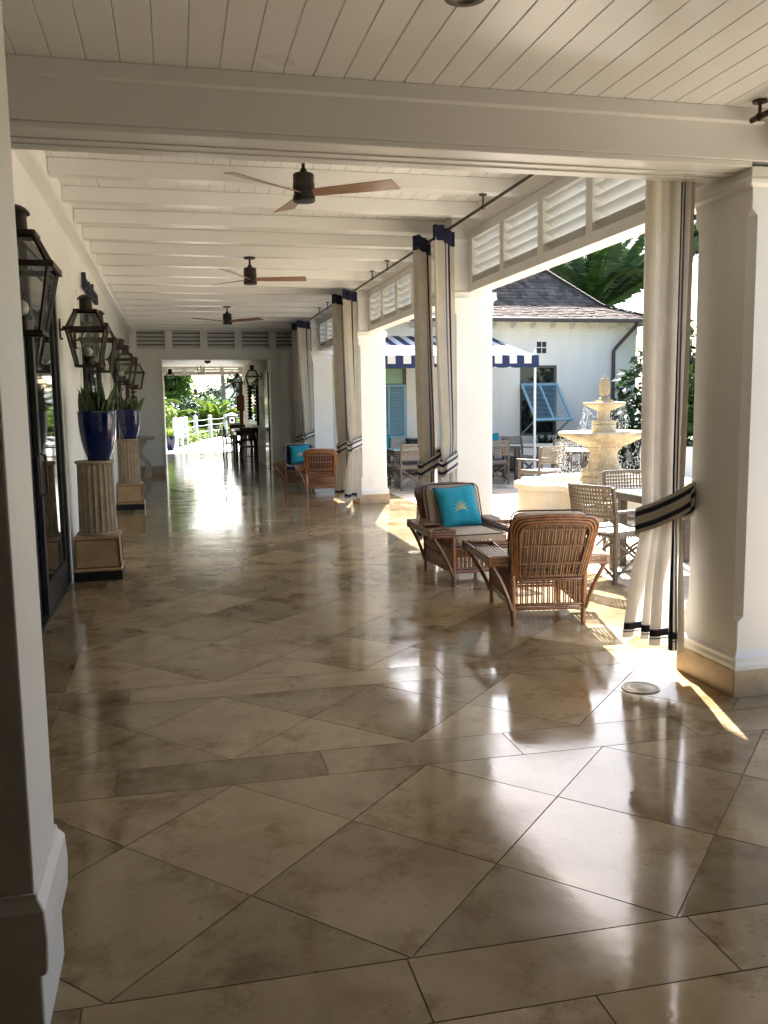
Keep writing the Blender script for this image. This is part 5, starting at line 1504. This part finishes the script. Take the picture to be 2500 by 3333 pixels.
# plaque, mirror
pq = [(25.0, 1.88), (24.2, 1.86), (23.75, 1.87), (23.72, 1.30), (24.1, 1.30), (24.25, 1.36), (24.7, 1.45), (24.85, 1.6), (24.8, 1.75)]
tag(MB().prism(pq, 'x', 2.345, 2.371).build('wall_plaque', PLAQ), 'dark irregular map shaped plaque on the right passage wall', 'plaque')
t = thing('wall_mirror', 'tall mirror in an ornate dark frame on the right passage wall', 'mirror', (2.37, 25.7, 0))
fm_ = MB().box(-.07, -.002, 0, .2, 1.05, 2.42).box(-.07, -.002, 2.6, 2.8, 1.05, 2.42).box(-.07, -.002, .2, 2.6, 1.05, 1.2).box(-.07, -.002, .2, 2.6, 2.27, 2.42)
for k in range(12):
    for y in (.2, 2.6): fm_.ball((-.075, y, 1.22 + .1 * k), .04, 8, 6)
fm_.build('frame', DWOOD, t)
MB().box(-.03, -.01, .19, 2.61, 1.19, 2.28).build('glass', MIRR, t)
# carved wooden post with red box
t = thing('wooden_post', 'slim brown wooden post with a red brown box at the passage end', 'post', (2.27, 31.2, 0))
MB().box(-.07, .07, -.07, .07, 0, 2.45).build('post', BARKP, t)
MB().box(-.16, .12, -.1, -.071, 1.45, 2.0).build('box', REDW, t, bevel=.01)
# table and chairs
t = thing('side_table', 'tall dark mahogany table against the right passage wall', 'table', (2.06, 27.15, 0))
MB().box(-.36, .3, -.7, .7, .86, .905).build('tabletop', DWOOD, t, bevel=.008)
MB().box(-.30, .25, -.62, .62, .74, .859).build('apron', DWOOD, t)
for sx, sy in ((-.30, -.62), (.24, -.62), (-.30, .62), (.24, .62)): MB().box(sx - .04, sx + .04, sy - .04, sy + .04, 0, .739).build('leg', DWOOD, t, bevel=.006)
def make_wchair(label, loc, rz):
    t = thing('mahogany_chair', label, 'chair', loc, rz, 'dark mahogany chairs in the passage')
    for sx in (-1, 1):
        MB().tube([(sx * .22, -.22, 0), (sx * .22, -.2, .25), (sx * .22, -.2, .45), (sx * .23, -.24, .7), (sx * .25, -.30, .98)], .024, 8).build('leg', DWOOD, t, smooth=True)
        MB().tube([(sx * .24, .24, 0), (sx * .24, .23, .3), (sx * .23, .22, .45)], [.018, .024, .028], 8).build('leg', DWOOD, t, smooth=True)
        MB().tube(bez((sx * .24, -.22, .66), (sx * .28, .05, .70), (sx * .25, .2, .45), 8), .018, 8).build('arm', DWOOD, t, smooth=True)
    MB().box(-.25, .25, -.22, .25, .42, .47).build('seat', DWOOD, t, bevel=.01)
    MB().box(-.27, .27, -.32, -.285, .88, 1.0).box(-.23, .23, -.27, -.24, .62, .68).box(-.13, -.07, -.29, -.255, .67, .9).box(-.03, .03, -.29, -.255, .67, .9).box(.07, .13, -.29, -.255, .67, .9).build('backrest', DWOOD, t, bevel=.008)
    MB().bar((-.23, .0, .15), (.23, 0, .15), .02, .02).bar((-.23, -.2, .15), (-.23, .23, .15), .02, .02).bar((.23, -.2, .15), (.23, .23, .15), .02, .02).build('stretcher', DWOOD, t)
    return t
w0 = make_wchair('dark mahogany chair nearest, backed to the camera at the passage table', (2.06, 25.8, 0), 0)
dup(w0, (1.74, 28.75, 0), R(-80), 'dark mahogany chair at the side of the passage table with its arm against the light')
dup(w0, (2.05, 29.9, 0), R(180), 'dark mahogany chair on the far side of the passage table')
tag(MB().box(-.30, .25, -.22, .22, 0, .035).box(-.02, .25, -.2, .2, .036, .06).build('serving_tray', WMETAL, loc=(2.05, 27.4, .906)), 'pale tray lying on the mahogany table', 'tray')
# blue planter out on the path edge
make_pot('small cobalt blue pot at the left foot of the bright path', (-.21, 34.4, 0), 1.15)
rnd = random.Random(3)
make_snake_plant('yellow green spiky bromeliad in the small blue pot by the path', (-.21, 34.4, .48), 26, .42, 77, .14, None, LEAFY, 'bromeliad')
